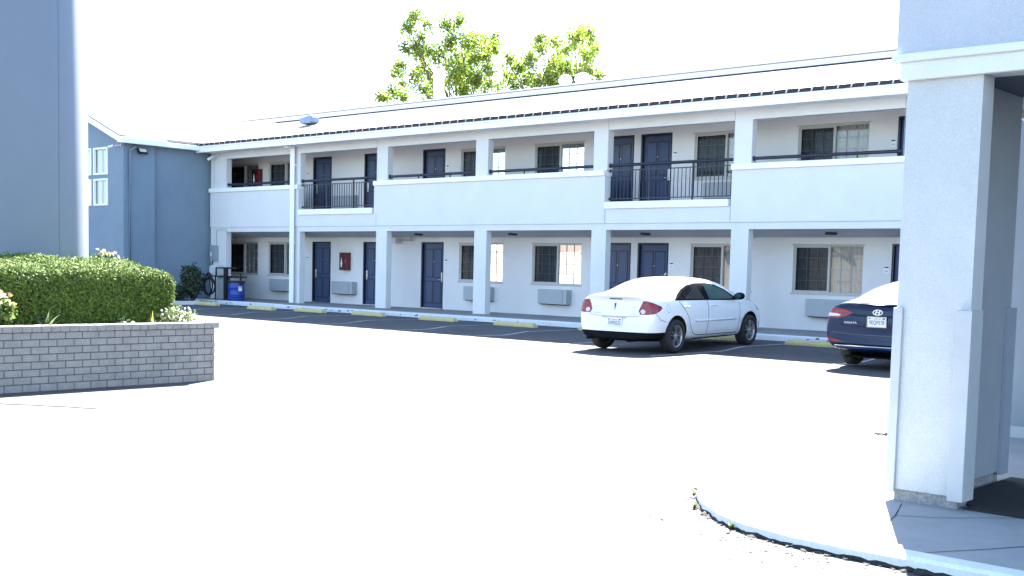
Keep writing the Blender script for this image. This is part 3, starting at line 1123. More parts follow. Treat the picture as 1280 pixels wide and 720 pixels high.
def bush(name, c, rad, n, size, col, col2, label, cat, trans=.3, up_bias=.3, shape=1.0, group=None, stem=True, base_z=None, fl=None):
    c = np.array(c)
    u = rng.normal(0, 1, (n, 3))
    u /= np.linalg.norm(u, axis=1)[:, None]
    rr = rng.uniform(.35, 1.0, (n, 1)) ** .5
    wob = 1 + .22 * np.sin(u[:, :1] * 5 + c[0]) * np.cos(u[:, 1:2] * 6 + c[1])
    p = c + u * rr * wob * np.array(rad)
    e_ = empty(name, (c[0], c[1], (base_z if base_z is not None else c[2] - rad[2])), label, cat, group)
    o_ = tuple(WORLD[e_.name])
    lq = leaf_quads(p, u + np.array([0, 0, up_bias]), size, .7, .5)
    ms = [leaf_mat(name + '_leaf_%d' % int(col[1] * 1000), col, col2, trans)]
    nleaf = len(lq) // 4
    if fl:
        fc_, fr_, fn_, fs_, fcol = fl
        v_ = rng.normal(0, 1, (fn_, 3))
        v_[:, 2] = np.abs(v_[:, 2])
        v_ /= np.linalg.norm(v_, axis=1)[:, None]
        fp = np.array(fc_) + v_ * np.array(fr_) * rng.uniform(.85, 1.1, (fn_, 1))
        P5 = np.repeat(fp, 5, axis=0)
        lq = np.concatenate([lq, leaf_quads(P5 + rng.normal(0, fs_ * .35, P5.shape), np.repeat(v_, 5, axis=0) * .6, fs_, .6, .8)])
        ms.append(leaf_mat('petal_%d' % int(fcol[2] * 999), fcol, tuple(x * .8 for x in fcol), .3))
    fo = np_mesh('foliage', lq, 4, ms, e_, o_)
    if fl:
        mi = np.zeros(len(lq) // 4, dtype=np.int32)
        mi[nleaf:] = 1
        fo.data.polygons.foreach_set('material_index', mi)
    if stem:
        m = MB()
        bz = o_[2] - .04
        for k_ in range(5):
            a = k_ * 1.3
            m.tube([(c[0], c[1], bz), (c[0] + math.cos(a) * rad[0] * .3, c[1] + math.sin(a) * rad[1] * .3, c[2]), (c[0] + math.cos(a) * rad[0] * .6, c[1] + math.sin(a) * rad[1] * .6, c[2] + rad[2] * .5)], .012, 5)
        m.build('stem', M_BARK, e_)
    return e_


b1 = bush('flowering_plant', (-13.2, 6.08, .88), (.18, .20, .22), 620, .040, (.17, .24, .05), (.06, .12, .025), 'bright leafy plant with pale yellow flowers at the left end of the brick planter', 'plant', .4, base_z=.6, fl=((-13.2, 6.10, .92), (.17, .18, .20), 14, .03, (.72, .52, .28)))
b2 = bush('flowering_plant', (-13.22, 8.38, .76), (.19, .30, .17), 700, .024, (.24, .29, .12), (.09, .14, .05), 'low bush with tiny whitish leaves at the right end of the brick planter', 'plant', .3, base_z=.6, fl=((-13.22, 8.38, .78), (.19, .28, .16), 16, .013, (.75, .74, .66)))
b3 = bush('flowering_plant', (-14.5, 8.12, 1.50), (.12, .2, .12), 110, .028, (.14, .2, .05), (.06, .1, .03), 'pale pink rose stems poking up above the back of the hedge', 'plant', .4, base_z=.6, fl=((-14.5, 8.12, 1.53), (.13, .21, .10), 9, .026, (.62, .48, .36)))


def blade_plant(name, c, n, ln, col, label, cat, wdt=.022, group=None):
    verts = []
    for i in range(n):
        a = rng.uniform(0, 2 * math.pi)
        lean = rng.uniform(.15, .95)
        L_ = ln * rng.uniform(.6, 1.1)
        pr = None
        for s_ in range(6):
            t_ = s_ / 5
            r_ = L_ * t_ * lean * (0.6 + .5 * t_)
            z_ = L_ * (t_ * (1 - .45 * lean * t_))
            p = np.array(c) + [math.cos(a) * r_, math.sin(a) * r_, z_]
            wv = np.array([-math.sin(a), math.cos(a), 0]) * wdt * (1 - t_ ** 2) + 1e-4
            if pr is not None:
                verts += [pr[0], pr[1], p + wv, p - wv]
            pr = (p - wv, p + wv)
    o_ = np_mesh(name, np.array(verts), 4, leaf_mat(name + '_blade_%d' % int(col[1] * 1000), col, tuple(x * .55 for x in col), .3), None, tuple(c))
    return tag(o_, label, cat, group)


blade_plant('spiky_plant', (-13.14, 6.62, .60), 13, .46, (.13, .18, .08), 'grey green spiky plant with long arching blades before the shaded hedge', 'plant')
blade_plant('spiky_plant', (-13.15, 8.02, .60), 10, .30, (.42, .44, .08), 'small yellow green spiky plant near the right end of the planter', 'plant', .016)
bush('ground_plant', (-13.15, 7.62, .70), (.12, .18, .10), 130, .035, (.10, .17, .05), (.05, .09, .03), 'low green leafy plant below the middle of the hedge', 'plant', base_z=.6)
bush('ground_plant', (-13.12, 7.0, .66), (.10, .22, .07), 110, .03, (.16, .19, .13), (.06, .09, .05), 'low greyish creeping plant right of the spiky blades', 'plant', base_z=.6)
bush('shrub', (-35.52, 23.15, .82), (.42, .42, .62), 1500, .055, (.05, .075, .03), (.018, .03, .014), 'upright dark green round leaved shrub against the slate blue wall', 'shrub', .2, base_z=.15)
bush('shrub', (-35.55, 22.55, .42), (.40, .38, .28), 700, .05, (.04, .06, .03), (.014, .025, .012), 'low dark spreading shrub at the foot of the taller one', 'shrub', .2, base_z=.15)
bush('shrub', (-35.6, 21.55, .40), (.38, .42, .26), 600, .05, (.045, .07, .03), (.014, .025, .012), 'small dark shrub half hidden behind the right end of the hedge', 'shrub', .2, base_z=.15)

# ------------------------------------------------------------------ front pavement with the curved kerb
SZ = .14
arc = [(-4.75, 14.0), (-4.72, 9.0), (-4.62, 7.7), (-4.45, 7.05), (-4.25, 6.66), (-4.02, 6.37), (-3.74, 6.13), (-3.48, 5.99), (-3.12, 5.90), (-2.8, 5.875), (-2.4, 5.87), (-1.9, 5.87), (0.5, 5.87), (8, 5.87)]
KS = (1.5 - .08) / 1.5
arc = [(round(x * KS, 3), round(y * KS, 3)) for x, y in arc]
GZ = .08
def offset_path(path, d_):
    out = []
    for i, p in enumerate(path):
        a = V(path[max(i - 1, 0)])
        b = V(path[min(i + 1, len(path) - 1)])
        t_ = (b - a).normalized()
        n_ = V((-t_.y, t_.x))
        out.append(tuple(V(p) + n_ * d_))
    return out
inn = offset_path(arc, .155)
q = MB()
q.prism(inn + [(8, 14.0)], 0, SZ, 'z')
tag(q.build('pavement', mat('pavement_concrete', (0.33, 0.33, 0.32), .85, var=.16, vscale=1.7, speck=.10, sscale=100, bump=.12)), kind='structure')
q = MB()
top = offset_path(arc, .02)
inn2 = offset_path(arc, .152)
random.seed(3)
for i in range(len(arc) - 1):
    n = max(1, int((V(arc[i + 1]) - V(arc[i])).length / .05)) if arc[i][1] < 7.8 and arc[i][0] < -.4 else 1
    for s_ in range(n):
        def P_(pp, t_): return tuple(V(pp[i]).lerp(V(pp[i + 1]), t_))
        t0, t1 = s_ / n, (s_ + 1) / n
        a0, a1, b0, b1_, c0, c1 = P_(arc, t0), P_(arc, t1), P_(top, t0), P_(top, t1), P_(inn2, t0), P_(inn2, t1)
        q.face([(*a0, 0), (*a1, 0), (*a1, SZ - .012), (*a0, SZ - .012)])
        q.face([(*a0, SZ - .012), (*a1, SZ - .012), (*b1_, SZ + .006), (*b0, SZ + .006)])
        q.face([(*b0, SZ + .006), (*b1_, SZ + .006), (*c1, SZ + .004), (*c0, SZ + .004)])
tag(q.build('kerb', M_KERB, recalc=False), kind='structure')
# weeds and litter on the paving
wd_g = 'weeds in the kerb gutter'
for (x, y, lab) in ((-4.32, 6.74, 'dry weed at the far tip of the curved kerb'), (-4.08, 6.38, 'small yellow green weed at the start of the curved kerb'), (-3.60, 6.03, 'tuft of green weed in the middle of the curved kerb')):
    blade_plant('weed', (x * KS, y * KS, GZ), 12, .05, (.14, .22, .04), lab, 'weed', .008, wd_g)

# dirt band and crumbs at the foot of the kerb
q = MB()
out_ = offset_path(arc, -.002)
random.seed(9)
for i in range(2, len(arc) - 1):
    n = max(1, int((V(arc[i + 1]) - V(arc[i])).length / .04))
    if arc[i][0] > 1:
        continue
    prev = None
    for s_ in range(n + 1):
        p = V(arc[i]).lerp(V(arc[i + 1]), s_ / n)
        t_ = (V(arc[i + 1]) - V(arc[i])).normalized()
        o_ = V((t_.y, -t_.x))
        wv = .008 + .012 * random.random() + (.04 if random.random() < .08 else 0) + (.05 * random.random() if p.x > -2.6 else 0)
        cur_ = (p + o_ * .001, p + o_ * wv, GZ + random.uniform(.008, .022))
        if prev:
            q.face([(*prev[0], prev[2]), (*cur_[0], cur_[2]), (*cur_[1], GZ + .004), (*prev[1], GZ + .004)])
        prev = cur_
M_DIRT = mat('gutter_dirt', (.018, .016, .015), .95, var=.3, vscale=20)
tag(q.build('gutter_dirt', M_DIRT, recalc=False), 'dark dirt gathered along the foot of the curved kerb', kind='stuff')
vts = []
for i in range(420):
    kk = random.randint(3, len(arc) - 4)
    p = V(arc[kk]).lerp(V(arc[kk + 1]), random.random())
    t_ = (V(arc[kk + 1]) - V(arc[kk])).normalized()
    o_ = V((t_.y, -t_.x))
    p = p + o_ * (abs(random.gauss(0, .16)) + .02)
    s_ = random.uniform(.003, .012)
    a = random.uniform(0, 6.28)
    for kx in range(4):
        vts.append((p.x + s_ * math.cos(a + kx * 1.57) * (1.8 if kx % 2 else .7), p.y + s_ * math.sin(a + kx * 1.57), rise(p.x, p.y) + .006 + s_ * .4 * (kx % 2)))
for (x, y) in ((-10.5, 4.2), (-10.1, 4.9), (-11.2, 5.1), (-7.6, 5.0)):
    for i in range(5):
        s_ = random.uniform(.004, .012)
        px_, py_ = x + random.gauss(0, .05), y + random.gauss(0, .05)
        for kx in range(4):
            vts.append((px_ + s_ * math.cos(kx * 1.57) * 1.6, py_ + s_ * math.sin(kx * 1.57), .006))
lit = np_mesh('litter', np.array(vts), 4, M_DIRT)
tag(lit, 'scattered dark crumbs of leaf litter along the kerb', kind='stuff')
# the lot crack beside the planter, pavement cracks
q = MB()
def ribbon(mb, pts, wd_, z_):
    for (a, b) in zip(pts[:-1], pts[1:]):
        a, b = V(a), V(b)
        t_ = (b - a).normalized()
        n_ = V((-t_.y, t_.x)) * wd_
        w2 = n_ * random.uniform(.5, 1.3)
        mb.face([(*(a - n_), z_), (*(a + n_), z_), (*(b + w2), z_), (*(b - w2), z_)])
ribbon(q, [(-11.95, 5.50), (-11.78, 5.60), (-11.60, 5.73), (-11.45, 5.80), (-11.28, 5.92), (-11.10, 5.99), (-10.98, 6.06)], .022, .005)
for pts in ([(-2.925, 6.87), (-2.86, 6.68), (-2.80, 6.50), (-2.73, 6.2), (-2.66, 5.99)], [(-2.80, 6.50), (-2.6, 6.62), (-2.36, 6.89), (-2.2, 7.05)], [(-2.30, 5.72), (-2.22, 5.86), (-2.12, 6.02), (-2.0, 6.24), (-1.8, 6.44)],
            [(-2.9, 9.4), (-2.2, 8.9), (-1.6, 8.5)]):
    ribbon(q, pts, .0035, SZ + .003)
tag(q.build('paving_crack', M_DIRT, recalc=False), kind='structure')
q = MB()
q.tube([(-4.42, 9.74, SZ + .012), (-4.34, 9.71, SZ + .02), (-4.26, 9.74, SZ + .012)], .012, 6)
q.tube([(-4.32, 9.71, SZ + .02), (-4.28, 9.78, SZ + .05), (-4.26, 9.84, SZ + .04)], .01, 6)
thing(q, 'twig', M_BARK, 'small dark broken twig lying on the sunlit pavement', 'twig', (-4.34, 9.75, SZ))

# ------------------------------------------------------------------ entrance portico at the right
por = empty('entrance_portico', (-2.8, 7.5, SZ), 'pale blue stucco entrance portico with thick pier and white band', 'portico')
q = MB()
q.box(-3.05, -2.6, 6.95, 7.12, SZ + .075, 2.69)
q.build('pier_front', M_STUC, por)
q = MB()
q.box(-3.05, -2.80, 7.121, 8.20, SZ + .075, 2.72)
q.build('pier_side', mat('portico_stucco_shaded', (0.34, 0.375, 0.42), 0.9, var=0.08, vscale=2.0, speck=0.16, sscale=230, bump=0.6, bscale=200, bdist=0.008), por)  # same stucco as the front, with the canopy's shade put into its colour
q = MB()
q.box(-3.02, -2.63, 6.97, 7.12, SZ, SZ + .075)
q.box(-3.02, -2.82, 7.12, 8.17, SZ, SZ + .075)
q.build('plinth', mat('plinth_concrete', (.30, .31, .31), .9, var=.3, vscale=9, speck=.3, sscale=60, bump=.5, bscale=50), por)
M_GUARD = mat('guard_paint', (.45, .465, .475), .6, var=.06)
q = MB()
q.box(-3.062, -3.005, 6.925, 6.948, SZ + .055, 1.325, bev=.003)
q.box(-3.062, -3.052, 6.949, 7.05, SZ + .055, 1.325)
q.build('corner_guard', M_GUARD, por)
q = MB()
q.box(-2.665, -2.572, 6.895, 6.948, SZ + .055, 1.325, bev=.004)
q.box(-2.598, -2.572, 6.949, 7.07, SZ + .055, 1.325)
q.build('corner_guard', M_GUARD, por)
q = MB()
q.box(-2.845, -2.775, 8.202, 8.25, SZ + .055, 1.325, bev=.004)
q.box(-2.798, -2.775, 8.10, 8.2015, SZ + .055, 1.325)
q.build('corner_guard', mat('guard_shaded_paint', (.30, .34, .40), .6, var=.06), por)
q = MB()
q.box(-3.05, 3.2, 6.95, 7.12, 2.69, 2.82)   # beam soffit strip behind the band
q.box(2.7, 3.2, 6.95, 7.12, SZ, 2.69)
q.build('beam', M_STUC, por)
q = MB()
q.box(-3.085, 3.24, 6.905, 6.948, 2.685, 2.83, bev=.008)
q.box(-3.085, -3.052, 6.949, 10.4, 2.685, 2.83)
q.box(-3.13, 3.28, 6.872, 6.904, 2.79, 2.838, bev=.010)
q.box(-3.13, -3.086, 6.905, 10.4, 2.79, 2.838)
q.build('white_band', M_STUCW, por)
q = MB()
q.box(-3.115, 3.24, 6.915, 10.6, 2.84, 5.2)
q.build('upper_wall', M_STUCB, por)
q = MB()
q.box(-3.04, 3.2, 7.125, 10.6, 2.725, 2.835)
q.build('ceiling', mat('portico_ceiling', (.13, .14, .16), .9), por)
M_OFF = mat('office_stucco', (0.20, 0.24, 0.29), 0.9, var=0.06, vscale=1.5, speck=.12, sscale=200, bump=.5, bscale=180)
off = empty('office_building', (0, 12, SZ), 'pale slate stucco office block standing behind the entrance portico', 'building')
q = MB()
q.box(-4.2, -.2, 10.62, 16, SZ, 5.2)
q.box(1.2, 6, 10.62, 16, SZ, 5.2)
q.box(-.2, 1.2, 10.62, 16, 2.3, 5.2)
q.build('wall', M_OFF, off)
q = MB()
q.box(-.2, 1.2, 10.70, 10.76, SZ, 2.3)
q.build('door', M_NAVY, off)
q = MB()
q.box(-4.18, -.25, 10.605, 10.618, SZ, SZ + .10)
q.build('skirting', mat('joint_shade', (0.33, 0.36, 0.40), 0.9), off)

q = MB()
q.prism([(-2.595, 6.985), (.2, 6.985), (.2, 8.36), (-2.79, 8.36), (-2.79, 7.13), (-2.595, 7.13)], SZ + .001, SZ + .012, 'z')  # thin black slab laid over the pavement beside the pier
thing(q, 'door_mat', mat('patch_black', (.022, .021, .022), .9, var=.3, vscale=20, speck=.3, sscale=200), 'wide flat black patch on the pavement beside the portico pier', 'mat', (-1.2, 7.7, SZ))

# ------------------------------------------------------------------ wheel stops
sm = MB()
LW = 1.36
sec = [(-.085, 0), (.085, 0), (.085, .045), (.05, .105), (-.05, .105), (-.085, .045)]
n = 14
rings = []
for i in range(n + 1):
    x = -LW / 2 + LW * i / n
    tip = 1.0
    sh = .07 if i in (0, n) else 0
    rings.append([sm.bm.verts.new((x + (sh if zz > .1 and i == 0 else -sh if zz > .1 and i == n else 0), yy + random.uniform(-.004, .004), zz + (random.uniform(-.005, .004) if zz else 0))) for yy, zz in sec])
for i in range(n):
    for kx in range(6):
        sm.bm.faces.new([rings[i][kx], rings[i][(kx + 1) % 6], rings[i + 1][(kx + 1) % 6], rings[i + 1][kx]])
sm.bm.faces.new(rings[0][::-1])
sm.bm.faces.new(rings[-1])
stops = [(-34.0, 22.72, .02, 'yellow wheel stop nearest the slate blue wall, below the dark shrub'), (-30.35, 22.30, -.05, 'yellow wheel stop left of the downspout, beyond the kerb step'),
         (-28.45, 22.70, .01, 'yellow wheel stop before the ground floor door beside the downspout'), (-25.95, 22.85, -.02, 'yellow wheel stop before the second ground floor column gap'),
         (-22.85, 22.62, .0, 'yellow wheel stop below the door in the middle of the facade'), (-19.85, 22.40, .0, 'yellow wheel stop below the wide ground floor window and grey unit'),
         (-17.30, 22.68, .0, 'worn whitish wheel stop at the left side of the white car'), (-14.2, 22.6, .0, 'wheel stop in front of the white car nose'), (-11.55, 22.45, .01, 'yellow wheel stop between the white and the dark car')]
st0 = None
for x, y, rz_, lab in stops:
    if st0 is None:
        st0 = thing(sm, 'wheel_stop', M_YEL, lab, 'wheel stop', group='wheel stops along the motel kerb')
        o_ = st0
    else:
        o_ = st0.copy()
        C.objects.link(o_)
        o_['label'] = lab
    o_.location = (x, y, gz(y))
    o_.rotation_euler = (0, 0, rz_)

# ------------------------------------------------------------------ cleaning station and barrel at the left end
YS = 24.45
stn = empty('vacuum_station', (-35.6, YS, WZ), 'old grey vacuum station with black frame and coiled hose by the end column', 'machine')
q = MB()
q.box(-36.36, -35.86, YS - .02, YS + .3, 1.03, 1.36, bev=.03)
q.box(-36.30, -35.92, YS + .02, YS + .26, 1.361, 1.40, bev=.012)
q.build('motor_box', mat('station_white', (.62, .66, .66), .5, var=.15, vscale=6), stn)
q = MB()
q.tube([(-35.86, YS - .06, 1.02), (-35.86, YS - .06, 1.31), (-35.10, YS - .06, 1.31)], .03, 8)
q.box(-35.36, -35.20, YS - .10, YS - .01, WZ, 1.33)
q.box(-36.40, -34.55, YS - .06, YS + .32, .985, 1.025)
q.tube([(-34.62, YS + .1, WZ), (-34.62, YS + .1, 1.15)], .03, 8)
q.tube([(-36.36, YS + .25, WZ), (-36.36, YS + .25, 1.0)], .025, 8)
q.tube([(-35.28, YS - .03, 1.31), (-34.75, YS + .05, 1.31)], .03, 8)
q.build('frame', M_BLACK, stn)
q = MB()
q.box(-35.84, -35.37, YS - .03, YS + .3, WZ + .03, .984, bev=.015)
q.build('cabinet', mat('cabinet_grey', (.33, .36, .37), .6, var=.2, vscale=5), stn)
q = MB()
q.box(-35.19, -34.66, YS + .05, YS + .3, .55, .975, bev=.015)
q.build('side_panel', mat('cabinet_grey', (.33, .36, .37), .6), stn)
q = MB()
q.box(-35.74, -35.55, YS - .034, YS - .0305, 1.06 - .15, 1.12 - .15)
q.build('green_label', mat('label_green', (.10, .25, .17), .5), stn)
q = MB()
for kx in range(5):
    a_, b_ = .24 + .025 * kx, .40 - .03 * kx
    cx_, cz_ = -36.27 + .025 * kx, .72 - .02 * kx
    q.tube([(cx_ + a_ * math.sin(t_ * .3142), YS - .1 - .035 * (kx % 3), cz_ + b_ * math.cos(t_ * .3142)) for t_ in range(21)], .026, 8)
q.tube([(-36.2, YS - .1, 1.05), (-36.1, YS - .16, .9), (-36.05, YS - .17, .6), (-35.98, YS - .17, .4)], .02, 8)
q.build('hose', M_BLACK, stn)

q = MB()
RB = .285
bc = (-34.52, 24.30, WZ)
q.lathe([(RB * .97, 0), (RB, .02), (RB, .20), (RB + .010, .215), (RB, .23), (RB, .44), (RB + .010, .455), (RB, .47), (RB, .60), (RB * .97, .63)], bc, 'z', 40)
brl = empty('barrel', bc, 'blue plastic barrel with black lid standing at the left end of the walkway', 'barrel')
q.build('body', mat('blue_plastic', (.012, .05, .30), .4, var=.1, vscale=4), brl)
q = MB()
q.lathe([(RB * 1.04, .61), (RB * 1.05, .66), (RB * 1.0, .685), (RB * .5, .70), (0, .70)], bc, 'z', 40)
q.box(bc[0] + RB * .95, bc[0] + RB * 1.12, bc[1] - .06, bc[1] + .06, WZ + .56, WZ + .66, bev=.015)
q.build('lid', M_BLACK, brl)
q = MB()
for kx in range(6):
    a = -.35 + kx * .08
    q.face([(bc[0] + (RB + .004) * math.cos(a), bc[1] + (RB + .004) * math.sin(a), WZ + .34), (bc[0] + (RB + .004) * math.cos(a + .08), bc[1] + (RB + .004) * math.sin(a + .08), WZ + .34),
            (bc[0] + (RB + .004) * math.cos(a + .08), bc[1] + (RB + .004) * math.sin(a + .08), WZ + .50), (bc[0] + (RB + .004) * math.cos(a), bc[1] + (RB + .004) * math.sin(a), WZ + .50)])
q.build('paper_label', mat('paper_white', (.75, .75, .75), .6), brl)

# ------------------------------------------------------------------ trees behind the motel
def px_ray(px, py):
    d_ = fwd + r2 * ((px - CX) / F_PX) - u2 * ((py - CY) / F_PX)
    return d_


def tree(base, clusters, yd, label, seed):
    """clusters: leaf clumps given as bearings (px, py, radius px) and placed round the plane y = yd with depth"""
    rr = np.random.default_rng(seed)
    random.seed(seed)
    e_ = empty('leafy_tree', base, label, 'tree', 'trees rising behind the motel roof')
    pts = []
    for (px, py, r_) in clusters:
        d_ = px_ray(px, py)
        yy = yd + rr.normal(0, 1.6)
        p = V((0, 0, 1.5)) + d_ * (yy / d_.y)
        pts.append((p, r_ / 24.0))
    tk = MB()
    b = V(base)
    cx_ = sum((p.x for p, _ in pts)) / len(pts)
    cy_ = sum((p.y for p, _ in pts)) / len(pts)
    fork = V((b.x * .6 + cx_ * .4, b.y * .6 + cy_ * .4, 7.0))
    tk.tube([b, b.lerp(fork, .5) + V((.1, 0, 0)), fork], .38, 12, r1=.24)
    tips = []
    vts_ = []
    for p, r_ in pts:
        mid = fork.lerp(p, .5) + V((random.gauss(0, .3), random.gauss(0, .3), random.uniform(0, .7)))
        tk.tube([fork, fork.lerp(mid, .5) + V((random.gauss(0, .15), random.gauss(0, .15), .1)), mid, p], .10, 6, r1=.018)
        nsub = max(5, int(19 * r_))
        for s_ in range(nsub):
            u = rr.normal(0, 1, 3)
            u /= np.linalg.norm(u)
            c_ = np.array(p) + u * r_ * rr.uniform(.35, 1.0)
            tk.tube([p, V((p + V(c_)) / 2) + V((0, 0, .05)), V(c_)], .014, 4, r1=.005, caps=False)
            sub = rr.uniform(.20, .42)
            nl = int(44 * (sub / .3) ** 2)
            cc = c_ + rr.normal(0, sub * .55, (nl, 3))
            vts_.append(leaf_quads(cc, rr.normal(0, 1, (nl, 3)) + [0, 0, .5], .088, .6, .55))
    tk.build('trunk', M_BARK, e_)
    np_mesh('crown', np.concatenate(vts_), 4, leaf_mat('tree_leaf', (.27, .34, .04), (.06, .13, .02), .5), e_, base)
    return e_


TC1 = [(517, 22, 8), (506, 32, 7), (512, 36, 5), (537, 31, 6), (527, 48, 5), (558, 33, 12), (572, 28, 8), (583, 52, 18), (602, 55, 16), (618, 50, 8), (570, 72, 20), (560, 58, 14), (548, 70, 10), (585, 80, 18), (603, 75, 14), (562, 95, 18),
       (585, 100, 16), (575, 112, 14), (595, 95, 12), (517, 58, 9), (507, 62, 6), (525, 70, 9), (538, 66, 8), (498, 80, 7), (495, 92, 8), (503, 105, 6), (520, 95, 7), (490, 115, 9), (478, 124, 7), (505, 120, 8), (530, 110, 9), (540, 92, 9), (527, 84, 6),
       (545, 118, 10), (610, 110, 7), (619, 62, 6), (612, 92, 6)]
TC2 = [(634, 75, 8), (645, 82, 12), (662, 78, 8), (640, 100, 12), (656, 100, 12), (672, 103, 12), (690, 92, 12), (700, 75, 12), (692, 80, 10), (706, 62, 10), (718, 48, 8), (728, 42, 10), (738, 46, 8), (742, 60, 6), (680, 56, 7), (672, 60, 5), (674, 48, 4), (695, 52, 8),
       (708, 90, 10), (722, 90, 9), (735, 85, 7), (751, 92, 5), (735, 70, 5), (626, 108, 8), (715, 100, 8), (690, 104, 12)]
tree((-43.5, 46, 0), TC1, 45, 'tall loose bright green tree rising behind the white flue pipe', 5)
tree((-37.6, 47, 0), TC2, 45.5, 'lower bright green tree rising behind the two dome vents', 9)

# ------------------------------------------------------------------ the place behind the viewer (seen mirrored in the windows)
hs = empty('tan_house', (-48, -18, 0), 'tan house with low gabled roof across the lot, mirrored in the windows', 'house')
q = MB()
q.box(-112, -28, -24, -16, 0, 2.9)
for x0 in (-104, -90, -76, -62, -50, -38):
    q.prism([(x0 - 4, 2.9), (x0 + 4, 2.9), (x0, 5.2)], -16.0, -15.9, 'y')
q.build('wall', mat('tan_stucco', (.24, .21, .18), .9, var=.1), hs)
q = MB()
for x0 in (-104, -90, -76, -62, -50, -38):
    q.prism([(x0 - 4.6, 2.75), (x0, 5.4), (x0 + 4.6, 2.75), (x0 + 4.6, 2.95), (x0, 5.62), (x0 - 4.6, 2.95)], -24.3, -15.4, 'y')
q.build('roof', mat('brown_shingle', (.12, .09, .07), .9), hs)


# ------------------------------------------------------------------ cars
def car_body(st, wheels, wr, subdiv=2, dark_z=None):
    """st: stations rear to front. Each: (y, zb, wb, ws, zs, wm, zm, wbelt, zbelt, [(w,z) greenhouse points x3], z centre, lean)"""
    bm = bmesh.new()
    rows = []
    for (y, zb, wb, ws, zs, wm, zm, wbl, zbl, gh, zc, lean) in st:
        pts = [(0, zb), (wb, zb), (ws, zs), ((ws + wm) / 2 + .012, (zs + zm) / 2), (wm, zm), ((wm + wbl) / 2 + .012, (zm + zbl) / 2 + .01), (wbl, zbl)] + list(gh) + [(gh[-1][0] * .5, zc - (zc - gh[-1][1]) * .25), (0, zc)]
        row = []
        for (x, z) in pts:
            yy = y + lean(z, x)
            row.append((x, yy, z))
        rows.append(row)
    nv = len(rows[0])
    Rv, Lv = [], []
    for row in rows:
        r_, l_ = [], []
        for i, (x, y, z) in enumerate(row):
            a = bm.verts.new((x, y, z))
            b = a if i in (0, nv - 1) else bm.verts.new((-x, y, z))
            r_.append(a)
            l_.append(b)
        Rv.append(r_)
        Lv.append(l_)
    for k_ in range(len(rows) - 1):
        for i in range(nv - 1):
            bm.faces.new([Rv[k_][i], Rv[k_ + 1][i], Rv[k_ + 1][i + 1], Rv[k_][i + 1]])
            bm.faces.new([Lv[k_][i + 1], Lv[k_ + 1][i + 1], Lv[k_ + 1][i], Lv[k_][i]])
    for idx, bulge in ((0, -.045), (-1, .05)):
        r_, l_ = Rv[idx], Lv[idx]
        cs = [r_[0]] + [bm.verts.new((0, r_[i].co.y + bulge, r_[i].co.z)) for i in range(1, nv - 1)] + [r_[-1]]
        for i in range(nv - 1):
            for side in (r_, l_):
                q_ = [side[i], side[i + 1], cs[i + 1], cs[i]]
                u_ = []
                for v_ in q_:
                    if v_ not in u_:
                        u_.append(v_)
                bm.faces.new(u_)
    bmesh.ops.recalc_face_normals(bm, faces=bm.faces)
    me = bpy.data.meshes.new('car_shell')
    bm.to_mesh(me)
    bm.free()
    o = bpy.data.objects.new('car_shell', me)
    C.objects.link(o)
    md = o.modifiers.new('s', 'SUBSURF')
    md.levels = subdiv
    md.render_levels = subdiv
    dg = bpy.context.evaluated_depsgraph_get()
    me1 = bpy.data.meshes.new_from_object(o.evaluated_get(dg))
    bm1 = bmesh.new()
    bm1.from_mesh(me1)
    bvh = BVHTree.FromBMesh(bm1)
    bm1.free()
    # wheel wells
    o.modifiers.clear()
    o.data = me1
    cutters = []
    for (wy, wz) in wheels:
        for sx in (-1, 1):
            mb = MB()
            mb.lathe([(wr, .56 * sx), (wr, 1.3 * sx)], (0, wy, wz), 'x', 40)
            bmesh.ops.remove_doubles(mb.bm, verts=mb.bm.verts, dist=1e-5)
            c_ = mb.build('cut', [])
            cutters.append(c_)
            b = o.modifiers.new('b', 'BOOLEAN')
            b.operation = 'DIFFERENCE'
            b.solver = 'EXACT'
            b.object = c_
    dg = bpy.context.evaluated_depsgraph_get()
    me2 = bpy.data.meshes.new_from_object(o.evaluated_get(dg))
    for c_ in cutters:
        bpy.data.objects.remove(c_)
    bpy.data.objects.remove(o)
    if dark_z:
        b2 = bmesh.new()
        b2.from_mesh(me2)
        bmesh.ops.bisect_plane(b2, geom=b2.verts[:] + b2.edges[:] + b2.faces[:], plane_co=(0, 0, dark_z[0]), plane_no=dark_z[2])
        b2.to_mesh(me2)
        b2.free()
    for p in me2.polygons:
        p.use_smooth = True
        p.material_index = 0
        c_ = p.center
        for (wy, wz) in wheels:
            dd = math.hypot(c_.y - wy, c_.z - wz)
            if dd < wr * 1.004 and .5 < abs(c_.x):
                p.material_index = 1
                p.use_smooth = False
        if c_.z < .24 and p.normal.z < -.3:
            p.material_index = 1
        if dark_z and c_.y < dark_z[1] and (c_ - V((0, 0, dark_z[0]))).dot(V(dark_z[2])) < 0 and p.material_index == 0:
            p.material_index = 2
    return me2, bvh


def project(bm, bvh, direction, start, off):
    d_ = V(direction).normalized()
    bad = []
    for v_ in bm.verts:
        h = bvh.ray_cast(v_.co + V(start), d_, 12)
        if h[0] is None:
            bad.append(v_)
        else:
            nn = h[1] if h[1].dot(d_) < 0 else -h[1]
            v_.co = h[0] + nn * off
    if bad:
        bmesh.ops.delete(bm, geom=bad, context='VERTS')


